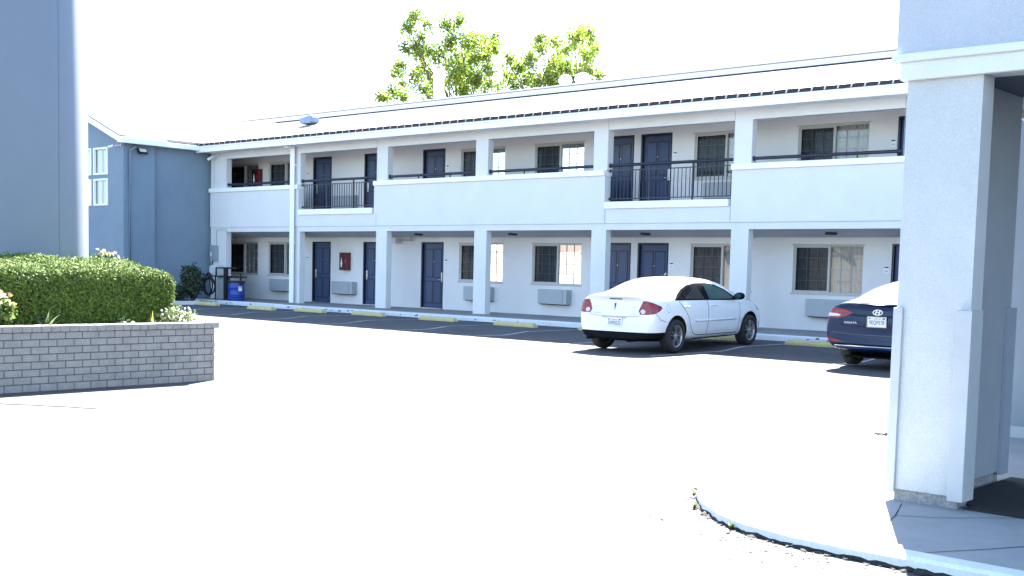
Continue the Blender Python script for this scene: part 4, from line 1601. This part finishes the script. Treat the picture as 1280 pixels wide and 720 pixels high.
def decal(name, bvh, outline, view, m, parent, off=.004, cell=.05, smooth=True, thick=0.0):
    """outline: 2D polygon; view: 'side+','side-' (y,z), 'rear' (x,z), 'front', 'top' (x,y) or an oblique (dir, origin)"""
    bm = bmesh.new()
    if view in ('side+', 'side-'):
        s_ = 1 if view == 'side+' else -1
        to3 = lambda a, b: V((0, a, b))
        d_, st = V((-s_, 0, 0)), V((s_ * 3, 0, 0))
    elif view == 'rear':
        to3 = lambda a, b: V((a, 0, b))
        d_, st = V((0, 1, 0)), V((0, -3, 0))
    elif view == 'front':
        to3 = lambda a, b: V((a, 0, b))
        d_, st = V((0, -1, 0)), V((0, 9, 0))
    elif view == 'top':
        to3 = lambda a, b: V((a, b, 0))
        d_, st = V((0, 0, -1)), V((0, 0, 4))
    else:   # oblique: horizontal direction angle, outline in (u, z); u measured along the horizontal perpendicular from a given origin
        ang, org = view
        hd = V((math.sin(ang), math.cos(ang), 0))
        pu = V((math.cos(ang), -math.sin(ang), 0))
        to3 = lambda a, b: V((org[0], org[1], 0)) + pu * a + V((0, 0, b))
        d_, st = hd, hd * -3
    # dense 2-D grid clipped by the outline
    pts2 = [V((a, b, 0)) for a, b in outline]
    vs_ = [bm.verts.new(p) for p in pts2]
    tris = tessellate_polygon([pts2])
    for t_ in tris:
        try:
            bm.faces.new([vs_[i] for i in t_])
        except ValueError:
            pass
    lo = V((min(p.x for p in pts2), min(p.y for p in pts2)))
    hi = V((max(p.x for p in pts2), max(p.y for p in pts2)))
    for ax in (0, 1):
        nn = int((hi[ax] - lo[ax]) / cell)
        for i in range(1, nn + 1):
            co = V((0, 0, 0))
            co[ax] = lo[ax] + (hi[ax] - lo[ax]) * i / (nn + 1)
            no = V((0, 0, 0))
            no[ax] = 1
            bmesh.ops.bisect_plane(bm, geom=bm.verts[:] + bm.edges[:] + bm.faces[:], plane_co=co, plane_no=no)
    for v_ in bm.verts:
        v_.co = to3(v_.co.x, v_.co.y)
    project(bm, bvh, d_, st, off)
    bmesh.ops.recalc_face_normals(bm, faces=bm.faces)
    tot = V((0, 0, 0))
    for f_ in bm.faces:
        tot += f_.normal * f_.calc_area()
        f_.smooth = smooth
    if tot.dot(d_) > 0:
        bmesh.ops.reverse_faces(bm, faces=bm.faces)
    if thick:
        r_ = bmesh.ops.extrude_face_region(bm, geom=bm.faces[:])
        nv_ = [v_ for v_ in r_['geom'] if isinstance(v_, bmesh.types.BMVert)]
        bmesh.ops.translate(bm, verts=nv_, vec=-d_.normalized() * thick)
    me = bpy.data.meshes.new(name)
    bm.to_mesh(me)
    bm.free()
    for mm in (m if isinstance(m, (list, tuple)) else [m]):
        me.materials.append(mm)
    o = bpy.data.objects.new(name, me)
    C.objects.link(o)
    o.parent = parent
    return o


def seam(bm_list, pts, wd_=.007):
    """2-D polyline -> strip polygon outline"""
    L_, R_ = [], []
    for i, p in enumerate(pts):
        a = V(pts[max(0, i - 1)])
        b = V(pts[min(len(pts) - 1, i + 1)])
        t_ = (b - a).normalized()
        n_ = V((-t_.y, t_.x)) * wd_
        L_.append(tuple(V(p) + n_))
        R_.append(tuple(V(p) - n_))
    bm_list.append(L_ + R_[::-1])


def local_obj(mb, name, mats, parent):
    bmesh.ops.recalc_face_normals(mb.bm, faces=mb.bm.faces)
    me = bpy.data.meshes.new(name)
    mb.bm.to_mesh(me)
    mb.bm.free()
    for m in (mats if isinstance(mats, (list, tuple)) else [mats]):
        me.materials.append(m)
    o = bpy.data.objects.new(name, me)
    C.objects.link(o)
    o.parent = parent
    return o


def text_mesh(body, size, name='t', sx=1.0, space=1.0):
    cu = bpy.data.curves.new(name, 'FONT')
    cu.body = body
    cu.size = size
    cu.align_x = 'CENTER'
    cu.align_y = 'CENTER'
    cu.extrude = 0
    cu.space_character = space
    cu.offset = size * .012
    o = bpy.data.objects.new(name, cu)
    C.objects.link(o)
    dg = bpy.context.evaluated_depsgraph_get()
    me = bpy.data.meshes.new_from_object(o.evaluated_get(dg))
    bpy.data.objects.remove(o)
    for v_ in me.vertices:
        v_.co.x *= sx
    return me


def text_on(body, size, pos, tilt, m, parent, name, sx=1.0, space=1.0, rotz=0.0):
    """flat lettering on the rear face of a car (reads from behind)"""
    me = text_mesh(body, size, name, sx, space)
    me.materials.append(m)
    o = bpy.data.objects.new(name, me)
    C.objects.link(o)
    o.parent = parent
    o.location = pos
    o.rotation_euler = (R(90) - tilt, 0, rotz)
    return o


M_TYRE = mat('tyre_rubber', (.02, .02, .021), .85, var=.3, vscale=12)
M_RIM = mat('alloy_rim', (.42, .42, .43), .35, metal=.85)
M_RIMD = mat('brake_dark', (.012, .012, .013), .8)


def wheel(parent, x, y, z, rad, side, spokes=10, rr_=.66):
    """side +1: outer face towards +x"""
    w_ = bpy.data.objects.new('wheel', None)
    C.objects.link(w_)
    w_.empty_display_size = .1
    w_.parent = parent
    w_.location = (x, y, z)
    T = .105
    mb = MB()
    prof = [(rad * rr_, -T), (rad * .80, -T - .012), (rad * .93, -T + .002), (rad * .985, -T + .025), (rad, -T + .05), (rad, T - .05), (rad * .985, T - .025), (rad * .93, T - .002), (rad * .80, T + .012), (rad * rr_, T)]
    mb.lathe(prof, (0, 0, 0), 'x', 48, closed=True)
    local_obj(mb, 'tyre', M_TYRE, w_)
    mb = MB()
    ro = rad * rr_ + .004
    s_ = side
    mb.lathe([(ro, -T * s_), (ro, T * .9 * s_), (ro - .014, T * .95 * s_), (ro - .03, T * .75 * s_), (ro - .03, -T * s_)], (0, 0, 0), 'x', 48, closed=True)
    mb.lathe([(0, T * .82 * s_), (.030, T * .86 * s_), (.055, T * .72 * s_), (.058, T * .4 * s_), (0, T * .4 * s_)], (0, 0, 0), 'x', 24)
    for i in range(spokes):
        pair = i // 2
        a = 2 * math.pi * (pair + (.5 if False else 0)) / (spokes / 2) + (R(11) if i % 2 else -R(11)) + .3
        a0 = 2 * math.pi * pair / (spokes / 2) + (R(17) if i % 2 else -R(17)) + .3
        p0 = V((T * .68 * s_, .045 * math.cos(a0), .045 * math.sin(a0)))
        p1 = V((T * .72 * s_, (ro - .02) * math.cos(a), (ro - .02) * math.sin(a)))
        ax = (p1 - p0)
        ln = ax.length / 2
        axn = ax.normalized()
        wv = axn.cross(V((1, 0, 0))).normalized()
        mb.obox((p0 + p1) / 2, axn * ln, wv * .0095, V((.014, 0, 0)))
    local_obj(mb, 'rim', M_RIM, w_)
    mb = MB()
    mb.lathe([(0, T * .1 * s_), (ro - .02, T * .1 * s_), (ro - .02, -T * .2 * s_), (0, -T * .2 * s_)], (0, 0, 0), 'x', 32)
    local_obj(mb, 'brake_disc', M_RIMD, w_)
    return w_


M_WHITE = mat('white_car_paint', (.80, .81, .80), .28, var=.04, vscale=3, coat=1.0, spec=.5)
M_BLUEK = mat('dark_blue_car_paint', (.001, .016, .062), .22, coat=.0, spec=.35)
M_PLAST = mat('black_plastic', (.010, .010, .011), .9, spec=.04)
M_WELL = mat('wheel_well', (.008, .008, .008), .95)
M_CGLASS = glass_mat('car_glass_dark', ior=1.36, opaque=(.010, .011, .013))
M_CGLASS2 = glass_mat('car_glass_teal', ior=1.36, opaque=(.014, .058, .056))
M_RGLASS = mat('dusty_glare_glass', (.30, .31, .31), .12, coat=1.0)  # pale base stands in for sun and sky glare, besides a dust film
M_RED = mat('tail_light_red', (.22, .006, .020), .2, coat=.15)
M_LENS = mat('tail_light_clear', (.62, .55, .56), .2, coat=.3)
M_SEAM = mat('panel_gap', (.05, .05, .052), .8)
M_CHROME = mat('chrome', (.75, .75, .76), .12, metal=1.0)
M_PLATE = mat('plate_paint', (.74, .75, .76), .45)
M_PTXT = mat('plate_letters', (.035, .05, .13), .5)
M_PTOP = mat('plate_script', (.35, .12, .15), .5)


def plate(parent, x, y, z, tilt, text, frame_mat):
    p = empty('licence_plate', (0, 0, 0))
    p.parent = parent
    p.location = (x, y, z)
    p.rotation_euler = (-tilt, 0, 0)
    mb = MB()
    mb.box(-.152, .152, -.006, .0, -.076, .076, bev=.002)
    local_obj(mb, 'plate', M_PLATE, p)
    mb = MB()
    for b in ((-.165, .165, .076, .088), (-.165, .165, -.088, -.076), (-.165, -.152, -.076, .076), (.152, .165, -.076, .076)):
        mb.box(b[0], b[1], -.009, .002, b[2], b[3])
    local_obj(mb, 'plate_frame', frame_mat, p)
    text_on(text, .090, (0, -.0068, -.012), 0, M_PTXT, p, 'plate_number', .72, 1.05)
    text_on('California', .034, (0, -.0068, .052), 0, M_PTOP, p, 'plate_state')
    mb = MB()
    mb.box(.095, .14, -.0075, -.0062, .042, .066)
    local_obj(mb, 'plate_sticker', mat('sticker_dark', (.12, .09, .14), .5), p)
    mb = MB()
    mb.box(-.14, -.105, -.0075, -.0062, .045, .063)
    local_obj(mb, 'plate_sticker', mat('sticker_dark', (.12, .09, .14), .5), p)
    return p


# ---- white sedan -----------------------------------------------------------
car1 = empty('car', (-13.28, 17.58, 0), 'white four door sedan with red tail lights parked nose in, seen from behind', 'car')
lean0 = lambda z, x: max(0, z - .70) * .40 - max(0, .40 - z) * -.35 + x * x * .36
leanm = lambda z, x: max(0, z - .80) * .10
leann = lambda z, x: 0.0
leanf = lambda z, x: -max(0, z - .55) * .5 - x * x * .25
ST1 = [
    (.035, .30, .52, .64, .36, .735, .60, .665, .93, [(.61, .98), (.52, 1.015), (.40, 1.04)], 1.055, lean0),
    (.15, .24, .60, .755, .33, .815, .60, .76, .95, [(.69, 1.015), (.57, 1.06), (.43, 1.08)], 1.095, lambda z, x: max(0, z - .80) * .10 + x * x * .14),
    (.40, .22, .66, .83, .31, .885, .62, .835, .96, [(.76, 1.035), (.63, 1.085), (.45, 1.105)], 1.12, leann),
    (.70, .20, .68, .845, .30, .895, .62, .845, .965, [(.785, 1.045), (.66, 1.095), (.47, 1.113)], 1.125, leann),
    (.88, .20, .69, .845, .30, .895, .62, .845, .965, [(.79, 1.05), (.69, 1.12), (.52, 1.145)], 1.16, leann),
    (1.25, .19, .70, .85, .28, .895, .62, .855, .965, [(.80, 1.055), (.715, 1.195), (.60, 1.262)], 1.275, leann),
    (1.60, .19, .70, .85, .26, .89, .62, .86, .95, [(.815, 1.045), (.71, 1.265), (.62, 1.345)], 1.385, leann),
    (1.85, .19, .70, .85, .26, .89, .62, .86, .95, [(.82, 1.04), (.71, 1.28), (.63, 1.375)], 1.415, leann),
    (2.3, .19, .70, .85, .26, .885, .62, .865, .935, [(.825, 1.02), (.715, 1.28), (.635, 1.38)], 1.425, leann),
    (2.85, .19, .70, .85, .26, .885, .62, .865, .925, [(.82, 1.0), (.715, 1.25), (.625, 1.335)], 1.385, leann),
    (3.35, .19, .70, .85, .26, .89, .62, .86, .915, [(.81, .985), (.73, 1.10), (.60, 1.20)], 1.24, leann),
    (3.78, .20, .70, .85, .27, .895, .62, .85, .90, [(.79, .95), (.70, .99), (.52, 1.02)], 1.035, leann),
    (4.2, .21, .66, .83, .28, .875, .60, .81, .85, [(.75, .89), (.65, .92), (.46, .945)], .955, leann),
    (4.55, .22, .60, .77, .30, .81, .56, .73, .76, [(.67, .79), (.57, .82), (.40, .84)], .85, lambda z, x: -x * x * .12),
    (4.72, .24, .5, .62, .32, .67, .52, .60, .66, [(.55, .69), (.46, .71), (.32, .73)], .74, leanf),
]
WR1 = .320
RA1, FA1 = 1.0, 3.85
me_b, bvh1 = car_body(ST1, [(RA1, WR1 + .01), (FA1, WR1 + .01)], .38, 2, (.405, .8, (0, 0, 1)))
ob = bpy.data.objects.new('body', me_b)
C.objects.link(ob)
me_b.materials.append(M_WHITE)
me_b.materials.append(M_WELL)
me_b.materials.append(M_PLAST)
ob.parent = car1
for y in (RA1, FA1):
    for s_ in (-1, 1):
        wheel(car1, s_ * .79, y, WR1, WR1, s_, 10, .66)
for s_, vw in ((1, 'side+'), (-1, 'side-')):
    # dark surround, then panes
    decal('window_surround', bvh1, [(.98, .985), (1.14, 1.085), (1.36, 1.19), (1.60, 1.265), (1.90, 1.30), (2.32, 1.30), (2.66, 1.262), (3.02, 1.16), (3.36, 1.01), (3.44, .95), (2.9, .955), (2.2, .97), (1.5, .98)], vw, M_PLAST, ob, .003, .05)
    decal('rear_window', bvh1, [(1.36, 1.008), (1.30, 1.125), (1.44, 1.187), (1.64, 1.245), (1.92, 1.274), (2.05, 1.0)], vw, M_CGLASS, ob, .007, .05)
    decal('quarter_window', bvh1, [(1.07, 1.012), (1.19, 1.072), (1.26, 1.105), (1.315, 1.008)], vw, M_CGLASS, ob, .007, .05)
    decal('front_window', bvh1, [(2.24, .992), (2.18, 1.272), (2.34, 1.271), (2.62, 1.236), (2.94, 1.146), (3.18, 1.04), (3.26, .978)], vw, M_CGLASS2, ob, .007, .05)
    sl_ = []
    seam(sl_, [(1.12, .965), (1.30, .80), (1.42, .66), (1.50, .48), (1.60, .36), (1.76, .31)])
    seam(sl_, [(2.15, .97), (2.16, .6), (2.12, .31)])
    seam(sl_, [(3.42, .94), (3.40, .6), (3.34, .31)])
    seam(sl_, [(1.76, .31), (2.5, .305), (3.34, .305)])
    seam(sl_, [(.62, .60), (.45, .64), (.30, .80), (.25, .86)], .005)
    for o2 in sl_:
        decal('panel_seam', bvh1, o2, vw, M_SEAM, ob, .002, .06)
    decal('side_moulding', bvh1, [(1.68, .575), (3.20, .565), (3.24, .58), (3.20, .60), (1.68, .61)], vw, M_WHITE, ob, .004, .08, thick=.01)
    sl_ = []
    seam(sl_, [(1.68, .572), (3.22, .562)], .005)
    decal('moulding_shadow', bvh1, sl_[0], vw, mat('gap_soft', (.25, .25, .25), .8), ob, .003, .08)
    fc = [(.72 + .062 * math.cos(a * .3927), .84 + .075 * math.sin(a * .3927)) for a in range(16)]
    if s_ > 0:
        for i in range(16):
            sl_ = []
            seam(sl_, [fc[i], fc[(i + 1) % 16]], .0035)
            decal('fuel_flap', bvh1, sl_[0], vw, mat('gap_soft', (.25, .25, .25), .8), ob, .002, .1)
    for hy in (1.34, 2.34):
        mb = MB()
        h = bvh1.ray_cast(V((s_ * 3, hy, .87)), V((-s_, 0, 0)), 6)[0]
        x0 = h.x
        mb.tube([(x0 - s_ * .01, hy - .09, .875), (x0 + s_ * .028, hy - .075, .875), (x0 + s_ * .03, hy + .075, .872), (x0 - s_ * .01, hy + .09, .87)], .013, 8)
        local_obj(mb, 'door_handle', M_WHITE, car1)
    # mirror
    mb = MB()
    mb.lathe([(.0, -.09), (.07, -.085), (.085, -.03), (.085, .02), (.05, .07), (0, .08)], (0, 0, 0), 'y', 16)
    for v_ in mb.bm.verts:
        v_.co = V((s_ * (.985 + v_.co.x * 1.25), 3.20 + v_.co.y, 1.035 + v_.co.z * .85))
    mb.tube([(s_ * .83, 3.22, .985), (s_ * .93, 3.21, 1.02)], .03, 8)
    mr_ = local_obj(mb, 'side_mirror', M_PLAST, car1)
    mb = MB()
    mb.lathe([(0, 0), (.07, 0), (.07, -.004), (0, -.006)], (0, 0, 0), 'y', 16)
    for v_ in mb.bm.verts:
        v_.co = V((s_ * (.985 + v_.co.x * 1.2), 3.105 + v_.co.y, 1.035 + v_.co.z * .8))
    local_obj(mb, 'mirror_glass', M_CGLASS2, mr_)
    # tail light wraps the corner: seen along an oblique direction
    ang = -s_ * R(38)
    u = lambda a: s_ * a
    tl = [(u(-.03), .735), (u(-.06), .80), (u(.03), .985), (u(.09), .985), (u(.24), .945), (u(.40), .885), (u(.42), .855), (u(.36), .80), (u(.26), .755), (u(.12), .735)]
    tl = [(a * .90 + s_ * .055, b_) for a, b_ in tl]
    tlo = decal('tail_light', bvh1, tl, (ang, (s_ * .62, .12)), M_RED, car1, .008, .04)
    decal('clear_lens', bvh1, [(u(.078 + .042 * math.cos(a * .524)), .79 + .042 * math.sin(a * .524)) for a in range(12)], (ang, (s_ * .62, .12)), M_LENS, tlo, .011, .02)
    # headlight edge
    decal('headlight', bvh1, [(4.15, .74), (4.22, .83), (4.5, .78), (4.62, .70), (4.45, .68)], vw, M_LENS, ob, .005, .06)
# rear glass and windscreen
def top_glass(name, bvh, y0, y1, w0, w1, m, off=.005, parent=None):
    return decal(name, bvh, [(-w0, y0), (w0, y0), (w1, y1), (-w1, y1)], 'top', m, parent, off, .07)
top_glass('rear_screen', bvh1, .86, 1.66, .60, .52, M_RGLASS, parent=ob)
top_glass('windscreen', bvh1, 3.62, 2.92, .64, .54, M_CGLASS, parent=ob)
sl_ = []
seam(sl_, [(-.62, .89), (-.60, .80), (-.56, .715), (-.45, .69), (0, .685), (.45, .69), (.56, .715), (.60, .80), (.62, .89)], .006)
for o2 in sl_:
    decal('trunk_seam', bvh1, o2, 'rear', mat('gap_soft', (.25, .25, .25), .8), ob, .002, .06)
decal('plate_recess', bvh1, [(-.27, .47), (.24, .47), (.27, .66), (-.27, .66)], 'rear', M_WHITE, ob, .003, .05)
sl_ = []
seam(sl_, [(-.27, .662), (.27, .662)], .008)
decal('recess_shadow', bvh1, sl_[0], 'rear', mat('gap_soft', (.25, .25, .25), .8), ob, .006, .06)
yr_ = bvh1.ray_cast(V((.03, -3, .57)), V((0, 1, 0)), 6)[0].y
plate(car1, .03, yr_ - .012, .572, 0, '5WRS232', M_CHROME)
def on_rear(bvh, x, z):
    h = bvh.ray_cast(V((x, -3, z)), V((0, 1, 0)), 6)
    n_ = h[1] if h[1].y < 0 else -h[1]
    return h[0], n_
p_, n_ = on_rear(bvh1, 0, .86)
mb = MB()
for (x0, z0, x1, z1, w_) in ((0, .085, .0, -.0, .022), (0, .0, 0, -.075, .014)):
    pass
mb.face([(-.014, 0, .075), (.014, 0, .075), (.022, 0, .055), (0, 0, -.075), (-.022, 0, .055)])
em_ = local_obj(mb, 'emblem', mat('emblem_dark', (.10, .02, .03), .3), car1)
em_.location = p_ + n_ * .006
em_.rotation_euler = (-math.atan2(-n_.z, -n_.y) * -1 if False else math.atan2(n_.z, -n_.y) * -1, 0, 0)
for body, x, z, sz in (('PONTIAC', -.38, .735, .035), ('G6', .44, .735, .035)):
    p_, n_ = on_rear(bvh1, x, z)
    text_on(body, sz, p_ + n_ * .006, math.atan2(n_.z, -n_.y), mat('badge_grey', (.30, .30, .31), .3, metal=.6), car1, 'badge', 1.2, rotz=math.atan2(n_.x, -n_.y))
sl_ = []
seam(sl_, [(-.12, 1.012), (.16, 1.012)], .010)
decal('brake_light', bvh1, sl_[0], 'rear', M_SEAM, ob, .004, .06)
mb = MB()
mb.tube([(-.52, .10, .27), (-.52, .45, .27)], .036, 12)
mb.tube([(.05, .6, .23), (.05, 3.4, .2)], .05, 8)
local_obj(mb, 'exhaust', M_PLAST, car1)
mb = MB()
mb.tube([(0, 1.92, 1.44), (0, 1.98, 1.475)], .012, 8)
local_obj(mb, 'aerial', M_SEAM, car1)
car1.rotation_euler = (R(1.0), 0, R(2.2))
car1.location.z = -.012

# ---- dark blue sedan -------------------------------------------------------
car2 = empty('car', (-8.26, 17.96, 0), 'dark blue sedan with white rear plate, half hidden by the portico pier', 'car')
lean2 = lambda z, x: max(0, z - .80) * .30 - max(0, .45 - z) * -.30 + x * x * .22
ST2 = [
    (.035, .36, .60, .72, .40, .83, .62, .76, .95, [(.70, 1.01), (.60, 1.05), (.44, 1.065)], 1.075, lean2),
    (.14, .31, .66, .83, .37, .90, .62, .84, .96, [(.765, 1.03), (.64, 1.085), (.46, 1.10)], 1.11, leanm),
    (.40, .28, .68, .87, .34, .925, .64, .875, .97, [(.80, 1.045), (.67, 1.10), (.48, 1.115)], 1.125, leann),
    (.75, .20, .70, .885, .30, .932, .64, .885, .97, [(.82, 1.06), (.71, 1.125), (.53, 1.15)], 1.165, leann),
    (1.25, .19, .72, .89, .28, .932, .64, .895, .965, [(.835, 1.07), (.735, 1.22), (.60, 1.30)], 1.335, leann),
    (1.80, .19, .72, .89, .26, .93, .64, .90, .955, [(.845, 1.05), (.75, 1.27), (.615, 1.395)], 1.445, leann),
    (2.35, .19, .72, .89, .26, .93, .64, .90, .94, [(.855, 1.03), (.76, 1.275), (.625, 1.42)], 1.475, leann),
    (2.9, .19, .72, .89, .26, .93, .64, .90, .93, [(.85, 1.01), (.755, 1.24), (.615, 1.37)], 1.43, leann),
    (3.4, .19, .72, .89, .26, .93, .64, .895, .92, [(.84, .99), (.76, 1.12), (.62, 1.21)], 1.25, leann),
    (3.85, .20, .72, .89, .27, .93, .64, .885, .91, [(.82, .96), (.72, 1.0), (.54, 1.03)], 1.045, leann),
    (4.25, .21, .68, .86, .28, .91, .62, .84, .86, [(.78, .90), (.68, .93), (.48, .955)], .965, leann),
    (4.62, .22, .62, .80, .30, .84, .58, .76, .77, [(.70, .80), (.60, .83), (.42, .85)], .86, lambda z, x: -x * x * .12),
    (4.80, .24, .5, .64, .32, .69, .54, .62, .67, [(.57, .70), (.48, .72), (.33, .74)], .75, leanf),
]
WR2 = .335
RA2, FA2 = 1.06, 3.865
me_b, bvh2 = car_body(ST2, [(RA2, WR2 + .01), (FA2, WR2 + .01)], .395)
ob2 = bpy.data.objects.new('body', me_b)
C.objects.link(ob2)
me_b.materials.append(M_BLUEK)
me_b.materials.append(M_WELL)
ob2.parent = car2
for y in (RA2, FA2):
    for s_ in (-1, 1):
        wheel(car2, s_ * .81, y, WR2, WR2, s_, 10, .70)
for s_, vw in ((1, 'side+'), (-1, 'side-')):
    decal('side_window', bvh2, [(1.05, 1.03), (1.3, 1.16), (1.62, 1.30), (1.95, 1.375), (2.4, 1.395), (2.8, 1.335), (3.2, 1.17), (3.5, .995), (2.4, 1.005)], vw, M_CGLASS, ob2, .005, .05)
    sl_ = []
    seam(sl_, [(2.2, .97), (2.2, .6), (2.15, .31)])
    seam(sl_, [(1.5, .95), (1.5, .7), (1.66, .34), (3.4, .30), (3.46, .92)])
    for o2 in sl_:
        decal('panel_seam', bvh2, o2, vw, M_SEAM, ob2, .002, .06)
    ang = -s_ * R(30)
    u = lambda a: s_ * a
    tl = [(u(-.14), .925), (u(-.10), .94), (u(-.04), .965), (u(.10), 1.005), (u(.22), 1.0), (u(.33), .975), (u(.35), .94), (u(.34), .86), (u(.24), .84), (u(.10), .835), (u(.0), .85), (u(-.06), .88), (u(-.11), .905)]
    tlo = decal('tail_light', bvh2, tl, (ang, (s_ * .62, .12)), M_RED, car2, .008, .04)
    decal('clear_lens', bvh2, [(u(.06), .865), (u(.04), .885), (u(.10), .905), (u(.22), .915), (u(.30), .905), (u(.31), .875), (u(.22), .86)], (ang, (s_ * .62, .12)), M_LENS, tlo, .012, .03)
    decal('reflector', bvh2, [(u(-.06), .445), (u(.08), .475), (u(.22), .51), (u(.25), .465), (u(.12), .44)], (ang, (s_ * .62, .12)), M_RED, ob2, .008, .04)
    mb = MB()
    mb.lathe([(.0, -.09), (.07, -.085), (.085, -.03), (.085, .02), (.05, .07), (0, .08)], (0, 0, 0), 'y', 16)
    for v_ in mb.bm.verts:
        v_.co = V((s_ * (1.02 + v_.co.x * 1.25), 3.25 + v_.co.y, 1.04 + v_.co.z * .85))
    mb.tube([(s_ * .86, 3.27, .99), (s_ * .96, 3.26, 1.02)], .03, 8)
    local_obj(mb, 'side_mirror', M_BLUEK, car2)
top_glass('rear_screen', bvh2, .84, 1.72, .64, .55, M_RGLASS, parent=ob2)
top_glass('windscreen', bvh2, 3.70, 3.0, .66, .56, M_CGLASS, parent=ob2)
sl_ = []
seam(sl_, [(-.66, .90), (-.64, .84), (-.60, .725), (-.50, .71), (0, .705), (.50, .71), (.60, .725), (.64, .84), (.66, .90)], .006)
seam(sl_, [(-.60, .90), (-.3, .885), (0, .88), (.3, .885), (.60, .90)], .012)
for o2 in sl_:
    decal('trunk_seam', bvh2, o2, 'rear', M_WELL, ob2, .002, .06)
# spoiler lip
mb = MB()
pts = []
for i in range(17):
    x = -.66 + 1.32 * i / 16
    pts.append((x, .155 + x * x * .24, 1.085 - x * x * .07))
mb.tube(pts, .017, 8)
local_obj(mb, 'spoiler_lip', M_BLUEK, car2)
decal('bumper_grille', bvh2, [(-.76, .392), (.76, .392), (.74, .425), (-.74, .425)], 'rear', M_PLAST, ob2, .005, .05)
decal('bumper_valance', bvh2, [(-.70, .37), (.70, .37), (.72, .385), (-.72, .385)], 'rear', mat('valance_grey', (.05, .05, .055), .5), ob2, .005, .05)
sl_ = []
seam(sl_, [(-.72, .388), (.72, .388)], .005)
seam(sl_, [(-.78, .60), (-.4, .575), (.4, .575), (.78, .60)], .005)
decal('bumper_line', bvh2, sl_[0], 'rear', M_CHROME, ob2, .008, .06)
decal('bumper_line', bvh2, sl_[1], 'rear', mat('gap_blue', (.05, .06, .09), .3), ob2, .006, .06)
yr_ = bvh2.ray_cast(V((0, -3, .80)), V((0, 1, 0)), 6)[0].y
plate(car2, .0, yr_ - .014, .795, 0, '9EQP578', M_CHROME)
# oval emblem with slanted H
p_, n_ = on_rear(bvh2, 0, .945)
em_ = empty('emblem', (0, 0, 0))
em_.parent = car2
em_.location = p_ + n_ * .012
em_.rotation_euler = (-math.atan2(n_.z, -n_.y), 0, 0)
mb = MB()
mb.tube([(.078 * math.cos(a * .2618), 0, .042 * math.sin(a * .2618)) for a in range(25)], .0095, 8, caps=False)
mb.face([(-.048, -.004, -.034), (-.028, -.004, -.036), (-.006, -.004, .034), (-.030, -.004, .036)])
mb.face([(.006, -.004, -.034), (.030, -.004, -.036), (.050, -.004, .034), (.028, -.004, .036)])
mb.face([(-.03, -.0042, -.010), (.02, -.0042, .000), (.032, -.0042, .014), (-.022, -.0042, .006)])
o_ = local_obj(mb, 'emblem_ring', mat('emblem_bright', (.8, .8, .8), .25), em_)
p_, n_ = on_rear(bvh2, -.46, .765)
text_on('SONATA', .042, p_ + n_ * .008, math.atan2(n_.z, -n_.y), mat('emblem_bright', (.8, .8, .8), .25), car2, 'badge', 1.25, 1.1, rotz=math.atan2(n_.x, -n_.y))
mb = MB()
mb.tube([(.5, .12, .27), (.5, .5, .27)], .038, 12)
mb.box(-.7, .7, .5, 4.2, .17, .2)
local_obj(mb, 'exhaust', M_PLAST, car2)
car2.rotation_euler = (R(1.2), 0, R(0.5))
